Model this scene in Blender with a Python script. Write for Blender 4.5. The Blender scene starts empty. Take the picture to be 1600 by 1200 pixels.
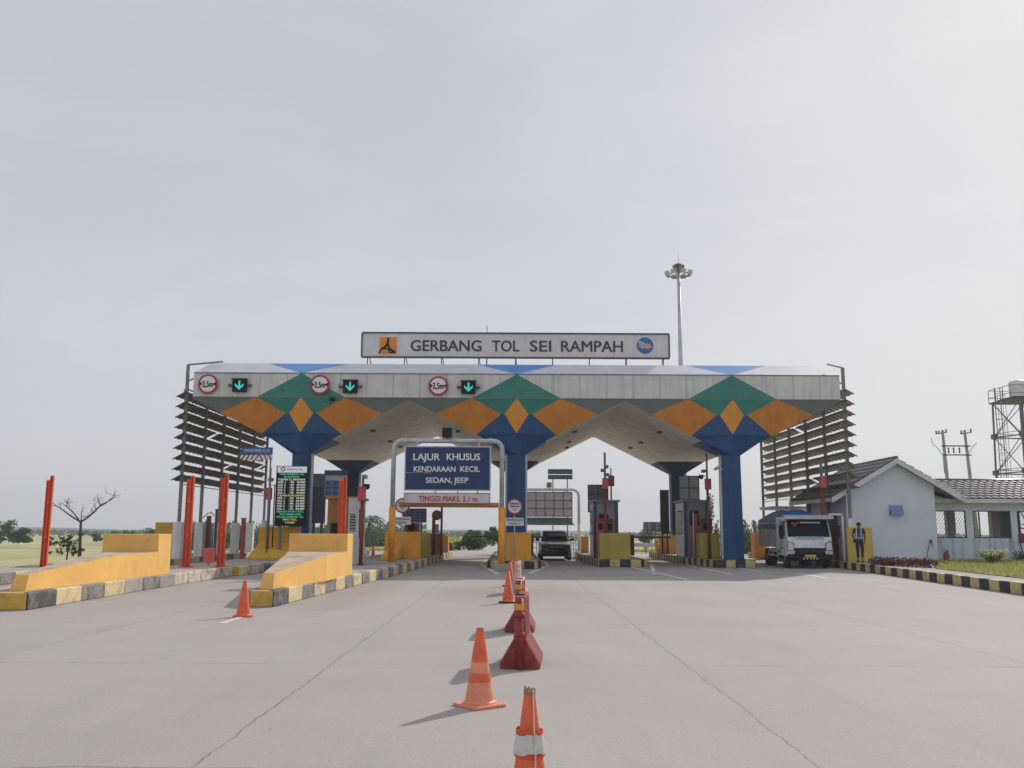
SUN_E = 3.0
SKY_A = (.525, .535, .60)
SKY_B = (.68, .69, .705)
HAZE = .00065
EXPO = 0.10
import bpy, bmesh, math, random
from mathutils import Vector, Matrix
R = math.radians
random.seed(7)
S = bpy.context.scene
COL = S.collection

# ------------------------------------------------------------------ camera
CAM_H, F_PX = 1.6, 1450.0
TH = math.atan(230.0 / F_PX)
RHO = R(0.27)
_r = Vector((1, 0, 0)); _u = Vector((0, -math.sin(TH), math.cos(TH))); FWD = Vector((0, math.cos(TH), math.sin(TH)))
RT = _r * math.cos(RHO) + _u * math.sin(RHO)
UP = -_r * math.sin(RHO) + _u * math.cos(RHO)
cd = bpy.data.cameras.new("camera"); cam = bpy.data.objects.new("camera", cd); COL.objects.link(cam)
m = Matrix.Identity(4)
for i in range(3):
    m[i][0] = RT[i]; m[i][1] = UP[i]; m[i][2] = -FWD[i]
m[2][3] = CAM_H
cam.matrix_world = m
cd.sensor_width = 36; cd.sensor_fit = 'HORIZONTAL'; cd.lens = F_PX / 1600 * 36
cd.clip_start = .1; cd.clip_end = 6000
S.camera = cam

def ray(px, py):
    return RT * (px - 800) + UP * (600 - py) + FWD * F_PX
def P(px, py, Y):
    """world point at distance Y in front of the camera, as surveyed in the photograph"""
    d = ray(px, py); t = Y / d.y
    return Vector((d.x * t, Y, CAM_H + d.z * t))
def G(px, py, z=0.0):
    d = ray(px, py); t = (z - CAM_H) / d.z
    return Vector((d.x * t, d.y * t, z))

# ------------------------------------------------------------------ materials
MATS = {}
def nd(nt, typ, **kw):
    n = nt.nodes.new(typ)
    for k, v in kw.items():
        setattr(n, k, v)
    return n
def mat(name, col, rough=.7, var=.12, scale=3.0, bump=0.0, bscale=40.0, metal=0.0, spec=.4, dirt=None, dirt_amt=.0, dirt_scale=1.2,
        streak=False, emit=0.0, alpha=1.0, coat=0.0, trans=0.0):
    """painted / cast surface: base colour varied by two noises, optional dirt patches and vertical rain streaks"""
    if name in MATS: return MATS[name]
    M = bpy.data.materials.new(name); M.use_nodes = True; MATS[name] = M
    nt = M.node_tree; L = nt.links; b = nt.nodes['Principled BSDF']
    b.inputs['Roughness'].default_value = rough; b.inputs['Metallic'].default_value = metal
    b.inputs['Specular IOR Level'].default_value = spec
    if coat: b.inputs['Coat Weight'].default_value = coat; b.inputs['Coat Roughness'].default_value = .08
    if trans: b.inputs['Transmission Weight'].default_value = trans
    tc = nd(nt, 'ShaderNodeTexCoord')
    n1 = nd(nt, 'ShaderNodeTexNoise'); n1.inputs['Scale'].default_value = scale; n1.inputs['Detail'].default_value = 6; n1.inputs['Roughness'].default_value = .65
    L.new(tc.outputs['Object'], n1.inputs['Vector'])
    mx = nd(nt, 'ShaderNodeMix', data_type='RGBA')
    c = Vector(col[:3])
    lo = [max(0, v * (1 - var * 1.6)) for v in c]; hi = [min(1, v * (1 + var * 1.3)) for v in c]
    mx.inputs[6].default_value = (*lo, 1); mx.inputs[7].default_value = (*hi, 1)
    rp = nd(nt, 'ShaderNodeMapRange'); rp.inputs[1].default_value = .3; rp.inputs[2].default_value = .7
    L.new(n1.outputs['Fac'], rp.inputs[0]); L.new(rp.outputs[0], mx.inputs[0])
    out = mx.outputs[2]
    if dirt:
        n2 = nd(nt, 'ShaderNodeTexNoise'); n2.inputs['Scale'].default_value = dirt_scale; n2.inputs['Detail'].default_value = 8; n2.inputs['Roughness'].default_value = .7
        if streak:
            mp = nd(nt, 'ShaderNodeMapping'); mp.inputs['Scale'].default_value = (3.2, 3.2, .22)
            L.new(tc.outputs['Object'], mp.inputs['Vector']); L.new(mp.outputs[0], n2.inputs['Vector'])
        else:
            L.new(tc.outputs['Object'], n2.inputs['Vector'])
        r2 = nd(nt, 'ShaderNodeMapRange'); r2.inputs[1].default_value = .48; r2.inputs[2].default_value = .66; r2.inputs[4].default_value = dirt_amt
        L.new(n2.outputs['Fac'], r2.inputs[0])
        m2 = nd(nt, 'ShaderNodeMix', data_type='RGBA'); L.new(r2.outputs[0], m2.inputs[0]); L.new(out, m2.inputs[6]); m2.inputs[7].default_value = (*dirt, 1)
        out = m2.outputs[2]
    L.new(out, b.inputs['Base Color'])
    if bump:
        n3 = nd(nt, 'ShaderNodeTexNoise'); n3.inputs['Scale'].default_value = bscale; n3.inputs['Detail'].default_value = 4
        L.new(tc.outputs['Object'], n3.inputs['Vector'])
        bp = nd(nt, 'ShaderNodeBump'); bp.inputs['Strength'].default_value = bump; bp.inputs['Distance'].default_value = .02
        L.new(n3.outputs['Fac'], bp.inputs['Height']); L.new(bp.outputs[0], b.inputs['Normal'])
    if emit:
        b.inputs['Emission Color'].default_value = (*col[:3], 1); b.inputs['Emission Strength'].default_value = emit
    return M
def leafmat(name, c1, c2, trans=.25):
    M = bpy.data.materials.new(name); M.use_nodes = True; MATS[name] = M
    nt = M.node_tree; L = nt.links; b = nt.nodes['Principled BSDF']; b.inputs['Roughness'].default_value = .6; b.inputs['Specular IOR Level'].default_value = .25
    g = nd(nt, 'ShaderNodeNewGeometry'); mx = nd(nt, 'ShaderNodeMix', data_type='RGBA')
    mx.inputs[6].default_value = (*c1, 1); mx.inputs[7].default_value = (*c2, 1)
    L.new(g.outputs['Random Per Island'], mx.inputs[0]); L.new(mx.outputs[2], b.inputs['Base Color'])
    t = nd(nt, 'ShaderNodeBsdfTranslucent'); L.new(mx.outputs[2], t.inputs['Color'])
    ms = nd(nt, 'ShaderNodeMixShader'); ms.inputs[0].default_value = trans
    o = nt.nodes['Material Output']; L.new(b.outputs[0], ms.inputs[1]); L.new(t.outputs[0], ms.inputs[2]); L.new(ms.outputs[0], o.inputs['Surface'])
    return M

# ------------------------------------------------------------------ mesh builder
class MB:
    def __init__(s, o=(0, 0, 0)):
        s.v = []; s.f = []; s.m = []; s.o = Vector(o); s.sm = []
        s.T = None
    def add(s, vs, fs, mi=0, smooth=False):
        k = len(s.v)
        for v in vs:
            v = Vector(v)
            if s.T is not None: v = s.T @ v
            s.v.append(v - s.o)
        for f in fs:
            s.f.append([k + i for i in f]); s.m.append(mi); s.sm.append(smooth)
        return s
    def poly(s, vs, mi=0): return s.add(vs, [list(range(len(vs)))], mi)
    def box(s, x0, x1, y0, y1, z0, z1, mi=0):
        vs = [(x0, y0, z0), (x1, y0, z0), (x1, y1, z0), (x0, y1, z0), (x0, y0, z1), (x1, y0, z1), (x1, y1, z1), (x0, y1, z1)]
        return s.add(vs, [(0, 3, 2, 1), (4, 5, 6, 7), (0, 1, 5, 4), (1, 2, 6, 5), (2, 3, 7, 6), (3, 0, 4, 7)], mi)
    def hexa(s, lo, hi, mi=0):
        """two same-length rings joined and capped"""
        n = len(lo)
        fs = [list(range(n))[::-1], [n + i for i in range(n)]] + [(i, (i + 1) % n, n + (i + 1) % n, n + i) for i in range(n)]
        return s.add(list(lo) + list(hi), fs, mi)
    def prism(s, pts, z0, z1, mi=0):
        return s.hexa([(p[0], p[1], z0) for p in pts], [(p[0], p[1], z1) for p in pts], mi)
    def prismY(s, pts, y0, y1, mi=0):      # pts in (x,z), ccw seen from -y
        return s.hexa([(p[0], y1, p[1]) for p in pts], [(p[0], y0, p[1]) for p in pts], mi)
    def prismX(s, pts, x0, x1, mi=0):      # pts in (y,z)
        return s.hexa([(x0, p[0], p[1]) for p in pts], [(x1, p[0], p[1]) for p in pts], mi)
    def cyl(s, p0, p1, r0, r1=None, n=10, mi=0, cap=True, smooth=True):
        if r1 is None: r1 = r0
        p0 = Vector(p0); p1 = Vector(p1); d = (p1 - p0)
        if d.length < 1e-6: return s
        d.normalize(); a = d.orthogonal().normalized(); b = d.cross(a)
        vs = []
        for p, r in ((p0, r0), (p1, r1)):
            for i in range(n):
                t = 2 * math.pi * (i + .5) / n; vs.append(p + (a * math.cos(t) + b * math.sin(t)) * r)
        s.add(vs, [(i, (i + 1) % n, n + (i + 1) % n, n + i) for i in range(n)], mi, smooth)
        if cap: s.add(vs, [list(range(n))[::-1], [n + i for i in range(n)]], mi)
        return s
    def tube(s, pts, r, n=8, mi=0):
        rr = r if isinstance(r, (list, tuple)) else [r] * len(pts)
        pts = [Vector(p) for p in pts]; rings = []
        prev = None
        for i, p in enumerate(pts):
            d = (pts[min(i + 1, len(pts) - 1)] - pts[max(i - 1, 0)]).normalized()
            a = d.orthogonal().normalized() if prev is None else (prev - d * prev.dot(d)).normalized()
            prev = a; b = d.cross(a)
            rings.append([p + (a * math.cos(2 * math.pi * k / n) + b * math.sin(2 * math.pi * k / n)) * rr[i] for k in range(n)])
        vs = [v for rg in rings for v in rg]; fs = []
        for i in range(len(pts) - 1):
            for k in range(n):
                fs.append((i * n + k, i * n + (k + 1) % n, (i + 1) * n + (k + 1) % n, (i + 1) * n + k))
        s.add(vs, fs, mi, True)
        s.add(rings[0], [list(range(n))[::-1]], mi); s.add(rings[-1], [list(range(n))], mi)
        return s
    def bar(s, p0, p1, w, h=None, mi=0):
        """rectangular bar between two points"""
        h = h or w; p0 = Vector(p0); p1 = Vector(p1); d = (p1 - p0).normalized()
        up = Vector((0, 0, 1)) if abs(d.z) < .95 else Vector((0, 1, 0))
        a = d.cross(up).normalized(); b = a.cross(d).normalized()
        ring = lambda p: [p + a * x * w / 2 + b * y * h / 2 for x, y in ((-1, -1), (1, -1), (1, 1), (-1, 1))]
        return s.hexa(ring(p0), ring(p1), mi)
    def lathe(s, c, prof, n=20, mi=0, smooth=True):
        c = Vector(c); vs = []
        for r, z in prof:
            for i in range(n):
                t = 2 * math.pi * i / n; vs.append(c + Vector((r * math.cos(t), r * math.sin(t), z)))
        fs = [(j * n + i, j * n + (i + 1) % n, (j + 1) * n + (i + 1) % n, (j + 1) * n + i) for j in range(len(prof) - 1) for i in range(n)]
        s.add(vs, fs, mi, smooth); k = len(prof) - 1
        s.add(vs[:n], [list(range(n))[::-1]], mi); s.add(vs[k * n:], [list(range(n))], mi)
        return s
    def disc(s, c, r, y0, y1, n=28, mi=0):        # disc facing -y
        return s.prismY([(c[0] + r * math.cos(2 * math.pi * i / n), c[1] + r * math.sin(2 * math.pi * i / n)) for i in range(n)], y0, y1, mi)
    def ell(s, c, r, n=12, mi=0):
        c = Vector(c); vs = []; m_ = n // 2
        for j in range(1, m_):
            ph = math.pi * j / m_
            for i in range(n):
                t = 2 * math.pi * i / n
                vs.append(c + Vector((r[0] * math.sin(ph) * math.cos(t), r[1] * math.sin(ph) * math.sin(t), r[2] * math.cos(ph))))
        k = len(vs); vs += [c + Vector((0, 0, r[2])), c - Vector((0, 0, r[2]))]
        fs = [(j * n + i, (j + 1) * n + i, (j + 1) * n + (i + 1) % n, j * n + (i + 1) % n) for j in range(m_ - 2) for i in range(n)]
        fs += [(k, i, (i + 1) % n) for i in range(n)] + [(k + 1, (m_ - 2) * n + (i + 1) % n, (m_ - 2) * n + i) for i in range(n)]
        return s.add(vs, fs, mi, True)
    def loft(s, rings, mi=0, smooth=False, cap=True):
        n = len(rings[0]); vs = [v for r in rings for v in r]
        fs = [(j * n + i, j * n + (i + 1) % n, (j + 1) * n + (i + 1) % n, (j + 1) * n + i) for j in range(len(rings) - 1) for i in range(n)]
        s.add(vs, fs, mi, smooth)
        if cap: s.add(rings[0], [list(range(n))[::-1]], mi); s.add(rings[-1], [list(range(n))], mi)
        return s
    def text(s, body, cx, z, y, h, w=None, mi=0, bold=.0, depth=.012, align='c', sp=1.0):
        """lettering facing -y, cap height h, fitted to width w, baseline at z"""
        cu = bpy.data.curves.new('t', 'FONT'); cu.body = body; cu.size = 1; cu.offset = 0; cu.extrude = .01; cu.resolution_u = 3
        cu.space_character = sp
        ob = bpy.data.objects.new('t', cu); COL.objects.link(ob)
        dg = bpy.context.evaluated_depsgraph_get(); me = bpy.data.meshes.new_from_object(ob.evaluated_get(dg))
        vs = [v.co.copy() for v in me.vertices]; fs = [list(p.vertices) for p in me.polygons]
        bpy.data.objects.remove(ob); bpy.data.curves.remove(cu); bpy.data.meshes.remove(me)
        if not vs: return s
        x0 = min(v.x for v in vs); x1 = max(v.x for v in vs); k = h / .7
        kx = k if w is None else w / (x1 - x0)
        if align == 'c': off = -(x0 + x1) / 2 * kx
        else: off = -x0 * kx
        for i, (dx, dz) in enumerate(((0, 0),) if not bold else ((-1, -.5), (1, -.5), (1, .5), (-1, .5))):
            dx *= bold * k; dz *= bold * k; e = .0006 * i
            s.add([(cx + v.x * kx + off + dx, y - (v.z * depth / .01 + depth) - e, z + v.y * k + dz) for v in vs], fs, mi)
        return s
    NOSPLIT = {'foliage', 'crown', 'grass', 'undergrowth', 'far_woodland', 'kerb', 'bracing', 'lattice', 'rib', 'branch', 'slat_row', 'railing', 'ladder', 'body', 'cab', 'stem', 'arrow', 'tape_wrap', 'soffit', 'road_marking', 'road', 'painted_facade'}
    def build(s, name, mats, parent=None, bevel=0.0, label=None, autosm=False, seg=2):
        if parent is not None and name not in MB.NOSPLIT and len(s.f) > 1:
            gr = s.groups(.10 if 'text' in name or 'letter' in name else .06)
            if 1 < len(gr) <= 60:
                first = None
                for g in gr:
                    q = MB(s.o); mp = {}
                    for fi in g:
                        for vi in s.f[fi]:
                            if vi not in mp: mp[vi] = len(q.v); q.v.append(s.v[vi])
                        q.f.append([mp[vi] for vi in s.f[fi]]); q.m.append(s.m[fi]); q.sm.append(s.sm[fi])
                    ob = q._build(name, mats, parent, bevel, label, autosm, seg); first = first or ob
                return first
        return s._build(name, mats, parent, bevel, label, autosm, seg)
    def groups(s, gap):
        par = list(range(len(s.v)))
        def fd(a):
            while par[a] != a: par[a] = par[par[a]]; a = par[a]
            return a
        for f in s.f:
            for v in f[1:]: par[fd(v)] = fd(f[0])
        comp = {}
        for i, f in enumerate(s.f): comp.setdefault(fd(f[0]), []).append(i)
        comps = list(comp.values())
        if len(comps) < 2 or len(comps) > 700: return [list(range(len(s.f)))]
        bb = []
        for c in comps:
            vs = [s.v[v] for fi in c for v in s.f[fi]]
            bb.append([min(v[k] for v in vs) for k in range(3)] + [max(v[k] for v in vs) for k in range(3)])
        cp = list(range(len(comps)))
        def fc(a):
            while cp[a] != a: cp[a] = cp[cp[a]]; a = cp[a]
            return a
        for i in range(len(comps)):
            A = bb[i]
            for j in range(i):
                B = bb[j]
                if all(A[k] - gap <= B[k + 3] and B[k] - gap <= A[k + 3] for k in range(3)): cp[fc(i)] = fc(j)
        out = {}
        for i, c in enumerate(comps): out.setdefault(fc(i), []).extend(c)
        return list(out.values())
    def _build(s, name, mats, parent=None, bevel=0.0, label=None, autosm=False, seg=2):
        me = bpy.data.meshes.new(name); me.from_pydata([tuple(v) for v in s.v], [], s.f)
        if not isinstance(mats, (list, tuple)): mats = [mats]
        for mm in mats: me.materials.append(mm)
        for p, mi, sm in zip(me.polygons, s.m, s.sm): p.material_index = min(mi, len(mats) - 1); p.use_smooth = sm
        bm = bmesh.new(); bm.from_mesh(me)
        bmesh.ops.remove_doubles(bm, verts=bm.verts, dist=1e-5)
        bmesh.ops.recalc_face_normals(bm, faces=bm.faces); bm.to_mesh(me); bm.free()
        if autosm:
            for p in me.polygons: p.use_smooth = True
            me.set_sharp_from_angle(angle=R(38))
        ob = bpy.data.objects.new(name, me); COL.objects.link(ob)
        if parent is not None: ob.parent = parent
        else: ob.location = s.o
        if bevel:
            b = ob.modifiers.new('bevel', 'BEVEL'); b.width = bevel; b.segments = seg; b.limit_method = 'ANGLE'; b.angle_limit = R(40)
        if label: ob['label'] = label
        return ob

def thing(name, label, cat, loc=(0, 0, 0), rz=0.0, group=None):
    o = bpy.data.objects.new(name, None); COL.objects.link(o); o.empty_display_size = .2
    o.location = loc; o.rotation_euler = (0, 0, rz); o['label'] = label; o['category'] = cat
    if group: o['group'] = group
    return o
def tag(o, label, cat, group=None, kind=None):
    o['label'] = label; o['category'] = cat
    if group: o['group'] = group
    if kind: o['kind'] = kind
    return o
def struct(o, name=None):
    o['kind'] = 'structure'; return o
def dup(root, loc, rz=None, label=None, scale=None, group=None):
    def rec(o, par):
        c = o.copy(); COL.objects.link(c); c.parent = par
        for ch in kids.get(o, []): rec(ch, c)
        return c
    kids = {}
    for o in bpy.data.objects:
        if o.parent: kids.setdefault(o.parent, []).append(o)
    c = rec(root, None); c.location = loc
    if rz is not None: c.rotation_euler = (0, 0, rz)
    if scale is not None: c.scale = (scale,) * 3 if not isinstance(scale, tuple) else scale
    if label: c['label'] = label
    if group: c['group'] = group
    return c

# ------------------------------------------------------------------ palette
white = mat('white_paint', (.72, .73, .74), .55, .05, 2, dirt=(.35, .34, .32), dirt_amt=.35, streak=True)
signwhite = mat('sign_white', (.80, .79, .80), .5, .03, 2)
fasc_g = mat('fascia_grey', (.64, .64, .62), .6, .06, 1.5, dirt=(.36, .36, .35), dirt_amt=.42, streak=True)
strip_w = mat('roof_strip_white', (.62, .64, .70), .55, .05, 1, dirt=(.4, .42, .45), dirt_amt=.4)
p_green = mat('green_paint', (.025, .23, .175), .55, .1, 1.4, dirt=(.08, .17, .15), dirt_amt=.5, streak=True)
p_greyg = mat('dark_grey_green', (.14, .17, .165), .6, .08, 1.4)  # darker than the fascia, on the facade below it and sign ribs
p_orange = mat('orange_paint', (.60, .225, .022), .55, .1, 1.4, dirt=(.34, .12, .03), dirt_amt=.5, streak=True)
p_orange2 = mat('bright_orange', (.72, .29, .03), .55, .08, 1.4)  # brighter orange, on the small diamonds and some wall blocks
p_blue = mat('blue_paint', (.005, .064, .185), .5, .12, 1.2, dirt=(.04, .09, .18), dirt_amt=.5, streak=True)
p_lblue = mat('light_blue_paint', (.09, .28, .62), .5, .06, 1.2)
p_dblue = mat('dark_blue_paint_and_shade', (.02, .045, .11), .6, .12, 1.2)
soff = mat('soffit_concrete', (.84, .79, .70), .85, .06, .9, .2, 18, dirt=(.48, .43, .36), dirt_amt=.6, dirt_scale=1.6)
steel = mat('galvanised_steel', (.50, .53, .56), .45, .1, 4, metal=.15, dirt=(.2, .2, .2), dirt_amt=.4)
dsteel = mat('dark_steel', (.07, .075, .08), .55, .1, 4)
gsteel = mat('grey_steel_paint', (.2, .21, .22), .55, .1, 4, dirt=(.12, .1, .08), dirt_amt=.5)
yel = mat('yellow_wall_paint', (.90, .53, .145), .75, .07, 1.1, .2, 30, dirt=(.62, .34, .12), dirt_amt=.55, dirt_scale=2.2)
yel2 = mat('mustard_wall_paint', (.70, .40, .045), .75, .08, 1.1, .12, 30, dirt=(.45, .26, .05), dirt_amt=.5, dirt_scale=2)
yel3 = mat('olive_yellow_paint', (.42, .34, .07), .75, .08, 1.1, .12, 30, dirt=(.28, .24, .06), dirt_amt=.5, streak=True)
orpost = mat('red_orange_steel', (.80, .13, .045), .5, .12, 2.5, dirt=(.4, .08, .03), dirt_amt=.6, streak=True)
brownp = mat('brown_red_paint', (.20, .05, .035), .6, .12, 2.5)
redp = mat('red_box_paint', (.48, .085, .08), .55, .1, 3)
black = mat('black_plastic', (.012, .012, .014), .7, .1, 4, spec=.2)
kerb_y = mat('kerb_cream_paint', (.70, .57, .33), .8, .1, 2.5, .3, 30, dirt=(.36, .31, .24), dirt_amt=.9, dirt_scale=3.5)
kerb_yy = mat('kerb_yellow_paint', (.68, .42, .08), .8, .1, 2.5, .3, 30, dirt=(.38, .26, .08), dirt_amt=.8, dirt_scale=4)
kerb_k = mat('kerb_black_paint', (.085, .085, .095), .8, .15, 2.5, .3, 30, dirt=(.30, .27, .24), dirt_amt=.7, dirt_scale=4)
kerb_g = mat('kerb_worn_grey', (.26, .245, .23), .85, .2, 2.5, .3, 30, dirt=(.10, .095, .09), dirt_amt=.85, dirt_scale=4)
kerb_w = mat('kerb_weathered_mix', (.60, .52, .42), .85, .2, 3.5, .4, 30, dirt=(.15, .13, .125), dirt_amt=.95, dirt_scale=2.6)
kerb_d = mat('kerb_dark_fresh', (.022, .03, .035), .7, .1, 2.5, .2, 30, dirt=(.10, .09, .08), dirt_amt=.8, dirt_scale=4)
kerb_o = mat('kerb_olive_fresh', (.56, .45, .19), .7, .1, 2.5, .2, 30, dirt=(.30, .22, .12), dirt_amt=.9, dirt_scale=4)
conc = mat('island_concrete', (.40, .37, .34), .9, .12, 1.3, .25, 40, dirt=(.22, .20, .18), dirt_amt=.6)
cone_o = mat('cone_orange', (.80, .14, .05), .5, .12, 6, dirt=(.45, .13, .07), dirt_amt=.7, dirt_scale=7)
cone_p = mat('cone_faded_band', (.80, .30, .18), .5, .12, 6, dirt=(.5, .22, .13), dirt_amt=.6, dirt_scale=7)
barr = mat('barrier_red_plastic', (.27, .035, .028), .5, .12, 5, dirt=(.36, .13, .11), dirt_amt=.6, dirt_scale=5)
barr2 = mat('barrier_faded_pink', (.60, .42, .40), .5, .1, 5)
tape_y = mat('yellow_reflective_tape', (.72, .36, .03), .4, .08, 8)
tape_w = mat('white_tape', (.66, .65, .62), .5, .15, 9, dirt=(.3, .28, .26), dirt_amt=.7, dirt_scale=9)
rope = mat('nylon_rope', (.6, .58, .52), .8, .15, 30)
glass_d = mat('dark_glass', (.005, .007, .010), .2, .1, 2, spec=.12)
signblue = mat('sign_blue', (.005, .036, .13), .45, .08, 1.5, dirt=(.015, .06, .17), dirt_amt=.5)
signred = mat('sign_red', (.42, .03, .045), .5, .05, 2)
letter_k = mat('letter_dark', (.035, .04, .055), .5, .05, 2)
# ================================================================== TOLL GATE CANOPY
X0 = .22; SP = 10.08                       # middle column line and module width
FB, FT, RT_Z = 7.74, 8.87, 9.55
YF = 42.9; YB = 59.6
base = (X0, 50, 0)
canopy = thing('toll_gate_canopy', 'wide toll gate canopy with painted triangle pattern on six flared columns', 'toll gate', base)
def yfac(u, z):
    u = abs(u)
    if u < .01: return YF + (FB - z) * .10
    y = YF + (FB - z) * .26
    if z < 5.3: y = 43.5
    return y
def fp(c, u, z): return (c + u, yfac(u, z), z)
PK, KN, CT = 7.64, 5.83, 5.15
KW, CW = 1.42, .42
gz = lambda u: KN + (PK - KN) * (abs(u) - KW) / (SP / 2 - KW)
H = SP / 2
b = MB(base)
for k in (-1, 0, 1):
    c = X0 + k * SP
    for s in (1, -1):
        q = lambda u, z: fp(c, s * u, z)
        b.poly([q(0, FB), q(.56, 7.0), q(0, 6.1)], 1)
        b.poly([q(0, FB), q(2.06, FB), q(.72, 7.0), q(.56, 7.0)], 0)
        b.poly([q(2.06, FB), q(H, FB), q(H, PK), q(3.8, gz(3.8))], 3)
        b.poly([q(2.06, FB), q(3.8, gz(3.8)), q(1.88, gz(1.88)), q(.72, 7.0)], 2)
        b.poly([q(.56, 7.0), q(.72, 7.0), q(1.88, gz(1.88)), q(0, 6.1)], 4)
        b.poly([q(1.88, gz(1.88)), q(KW, KN), q(CW, CT), q(0, CT), q(0, 6.1)], 4)
b.build('painted_facade', [p_green, p_orange2, p_orange, p_greyg, p_blue], canopy)
# fascia band with green triangles, thin joints between its cladding panels
b = MB(base); xe0 = X0 - 1.5 * SP; xe1 = X0 + 1.5 * SP
for k in (-1, 0, 1):
    c = X0 + k * SP
    tri = [(c - 2.06, YF, FB), (c + 2.06, YF, FB), (c, YF, FT)]
    b.poly(tri, 1)
    b.poly([(c - H, YF, FB), (c - 2.06, YF, FB), (c, YF, FT), (c - H, YF, FT)], 0)
    b.poly([(c + 2.06, YF, FB), (c + H, YF, FB), (c + H, YF, FT), (c, YF, FT)], 0)
    # sloping top strip
    e0 = .35 if k == -1 else 0; e1 = .35 if k == 1 else 0
    yt = YF + 1.25
    b.poly([(c, YF, FT), (c + 1.93, yt, RT_Z), (c - 1.93, yt, RT_Z)], 3)
    b.poly([(c - H, YF, FT), (c, YF, FT), (c - 1.93, yt, RT_Z), (c - H + e0, yt, RT_Z)], 2)
    b.poly([(c, YF, FT), (c + H, YF, FT), (c + H - e1, yt, RT_Z), (c + 1.93, yt, RT_Z)], 2)
for xe, s in ((xe0, 1), (xe1, -1)):
    b.poly([(xe, YF, FB), (xe, YF, FT), (xe, YB, FT), (xe, YB, FB)], 0)
    b.poly([(xe, YF, FT), (xe + s * .35, YF + 1.25, RT_Z), (xe + s * .35, YB - 1.25, RT_Z), (xe, YB, FT)], 2)
    b.poly([(xe, YF, FB), (xe, YF, PK), (xe, YB, PK), (xe, YB, FB)], 0)
b.poly([(xe0, YB, PK - .05), (xe1, YB, PK - .05), (xe1, YB, FT), (xe0, YB, FT)], 0)
b.poly([(xe0, YB, FT), (xe1, YB, FT), (xe1 - .35, YB - 1.25, RT_Z), (xe0 + .35, YB - 1.25, RT_Z)], 2)
b.build('fascia', [fasc_g, p_green, strip_w, p_lblue], canopy)
b = MB(base)
b.poly([(xe0 + .35, YF + 1.25, RT_Z - .01), (xe1 - .35, YF + 1.25, RT_Z - .01), (xe1 - .35, YB - 1.25, RT_Z - .01), (xe0 + .35, YB - 1.25, RT_Z - .01)], 0)
b.build('roof_deck', conc, canopy)
# recessed joint strips on fascia + fold trims
b = MB(base); x = xe0 + .62
while x < xe1 - .1:
    b.box(x - .008, x + .008, YF - .004, YF + .02, FB + .01, FT - .01, 0); x += 1.247
b.box(xe0, xe1, YF - .03, YF + .02, FT - .02, FT + .025, 0)
b.box(xe0, xe1, YF - .02, YF + .02, FB - .03, FB + .005, 0)
b.build('panel_joint', gsteel, canopy)
# soffit vaults and flat strips
b = MB(base)
for k in (-1, 0, 1):
    c = X0 + k * SP
    for s in (1, -1):
        yk = yfac(KW, KN); yp = yfac(H, PK)
        n = 6
        for i in range(n):
            u0 = KW + (H - KW) * i / n; u1 = KW + (H - KW) * (i + 1) / n
            b.poly([(c + s * u0, yfac(u0, gz(u0)), gz(u0)), (c + s * u1, yfac(u1, gz(u1)), gz(u1)), (c + s * u1, YB, gz(u1)), (c + s * u0, YB, gz(u0))])
    yk = yfac(KW, KN)
    b.poly([(c - KW, yk, KN), (c + KW, yk, KN), (c + KW, YB, KN), (c - KW, YB, KN)])
# back facade closing
for k in (-1, 0, 1):
    c = X0 + k * SP
    b.poly([(c - H, YB, PK), (c - KW, YB, KN), (c + KW, YB, KN), (c + H, YB, PK)])
# plank lines of the formwork: shallow ribs along the vault
for k in (-1, 0, 1):
    c = X0 + k * SP
    for s in (1, -1):
        for u in (2.6, 3.8):
            z = gz(u) - .004
            b.bar((c + s * u, 43.8, z), (c + s * u, YB - .05, z), .03, .02)
        for u, yy in ((2.9, 46), (3.0, 52), (3.1, 56)):
            b.box(c + s * u - .12, c + s * u + .12, yy, yy + .5, gz(u) - .09, gz(u) - .01, 1)
b.build('soffit', [soff, dsteel], canopy)
# columns with flared capitals
def ring(c, hw, yc, hd, z, prow=0.0):
    return [(c - hw, yc - hd, z), (c, yc - hd - prow, z), (c + hw, yc - hd, z), (c + hw, yc + hd, z), (c, yc + hd, z), (c - hw, yc + hd, z)]
for k in (-1, 0, 1):
    c = X0 + k * SP
    b = MB(base)
    zb = .34
    rings = [ring(c, CW + .03, 43.93, .43, zb, .25), ring(c, CW, 43.93, .43, CT, .26)]
    b.loft(rings, 0)
    b.loft([[(c - CW, 43.52, CT), (c + CW, 43.52, CT), (c + CW, 44.36, CT), (c - CW, 44.36, CT)],
            [(c - KW, 43.56, KN - .004), (c + KW, 43.56, KN - .004), (c + KW, 45.6, KN - .004), (c - KW, 45.6, KN - .004)]], 0)
    col_ = b.build('column', [p_blue], canopy)
    g = MB(base)
    for s in ((1,) if k == -1 else (-1,) if k == 1 else (-1, 1)):
        g.box(c + s * (CW + .05) - .05, c + s * (CW + .05) + .05, 43.75, 43.87, .36, CT + .15)
    g.build('downpipe', white, canopy)
    b = MB(base)
    b.loft([ring(c, CW, 58.0, .45, .1, 0), ring(c, CW, 58.0, .45, CT, 0)], 0)
    b.loft([[(c - CW, 57.55, CT), (c + CW, 57.55, CT), (c + CW, 58.45, CT), (c - CW, 58.45, CT)],
            [(c - KW, 56.5, KN - .004), (c + KW, 56.5, KN - .004), (c + KW, 59.5, KN - .004), (c - KW, 59.5, KN - .004)]], 0)
    b.build('column', [p_dblue], canopy)  # rear columns take a darker blue, their shade put into the colour

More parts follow.
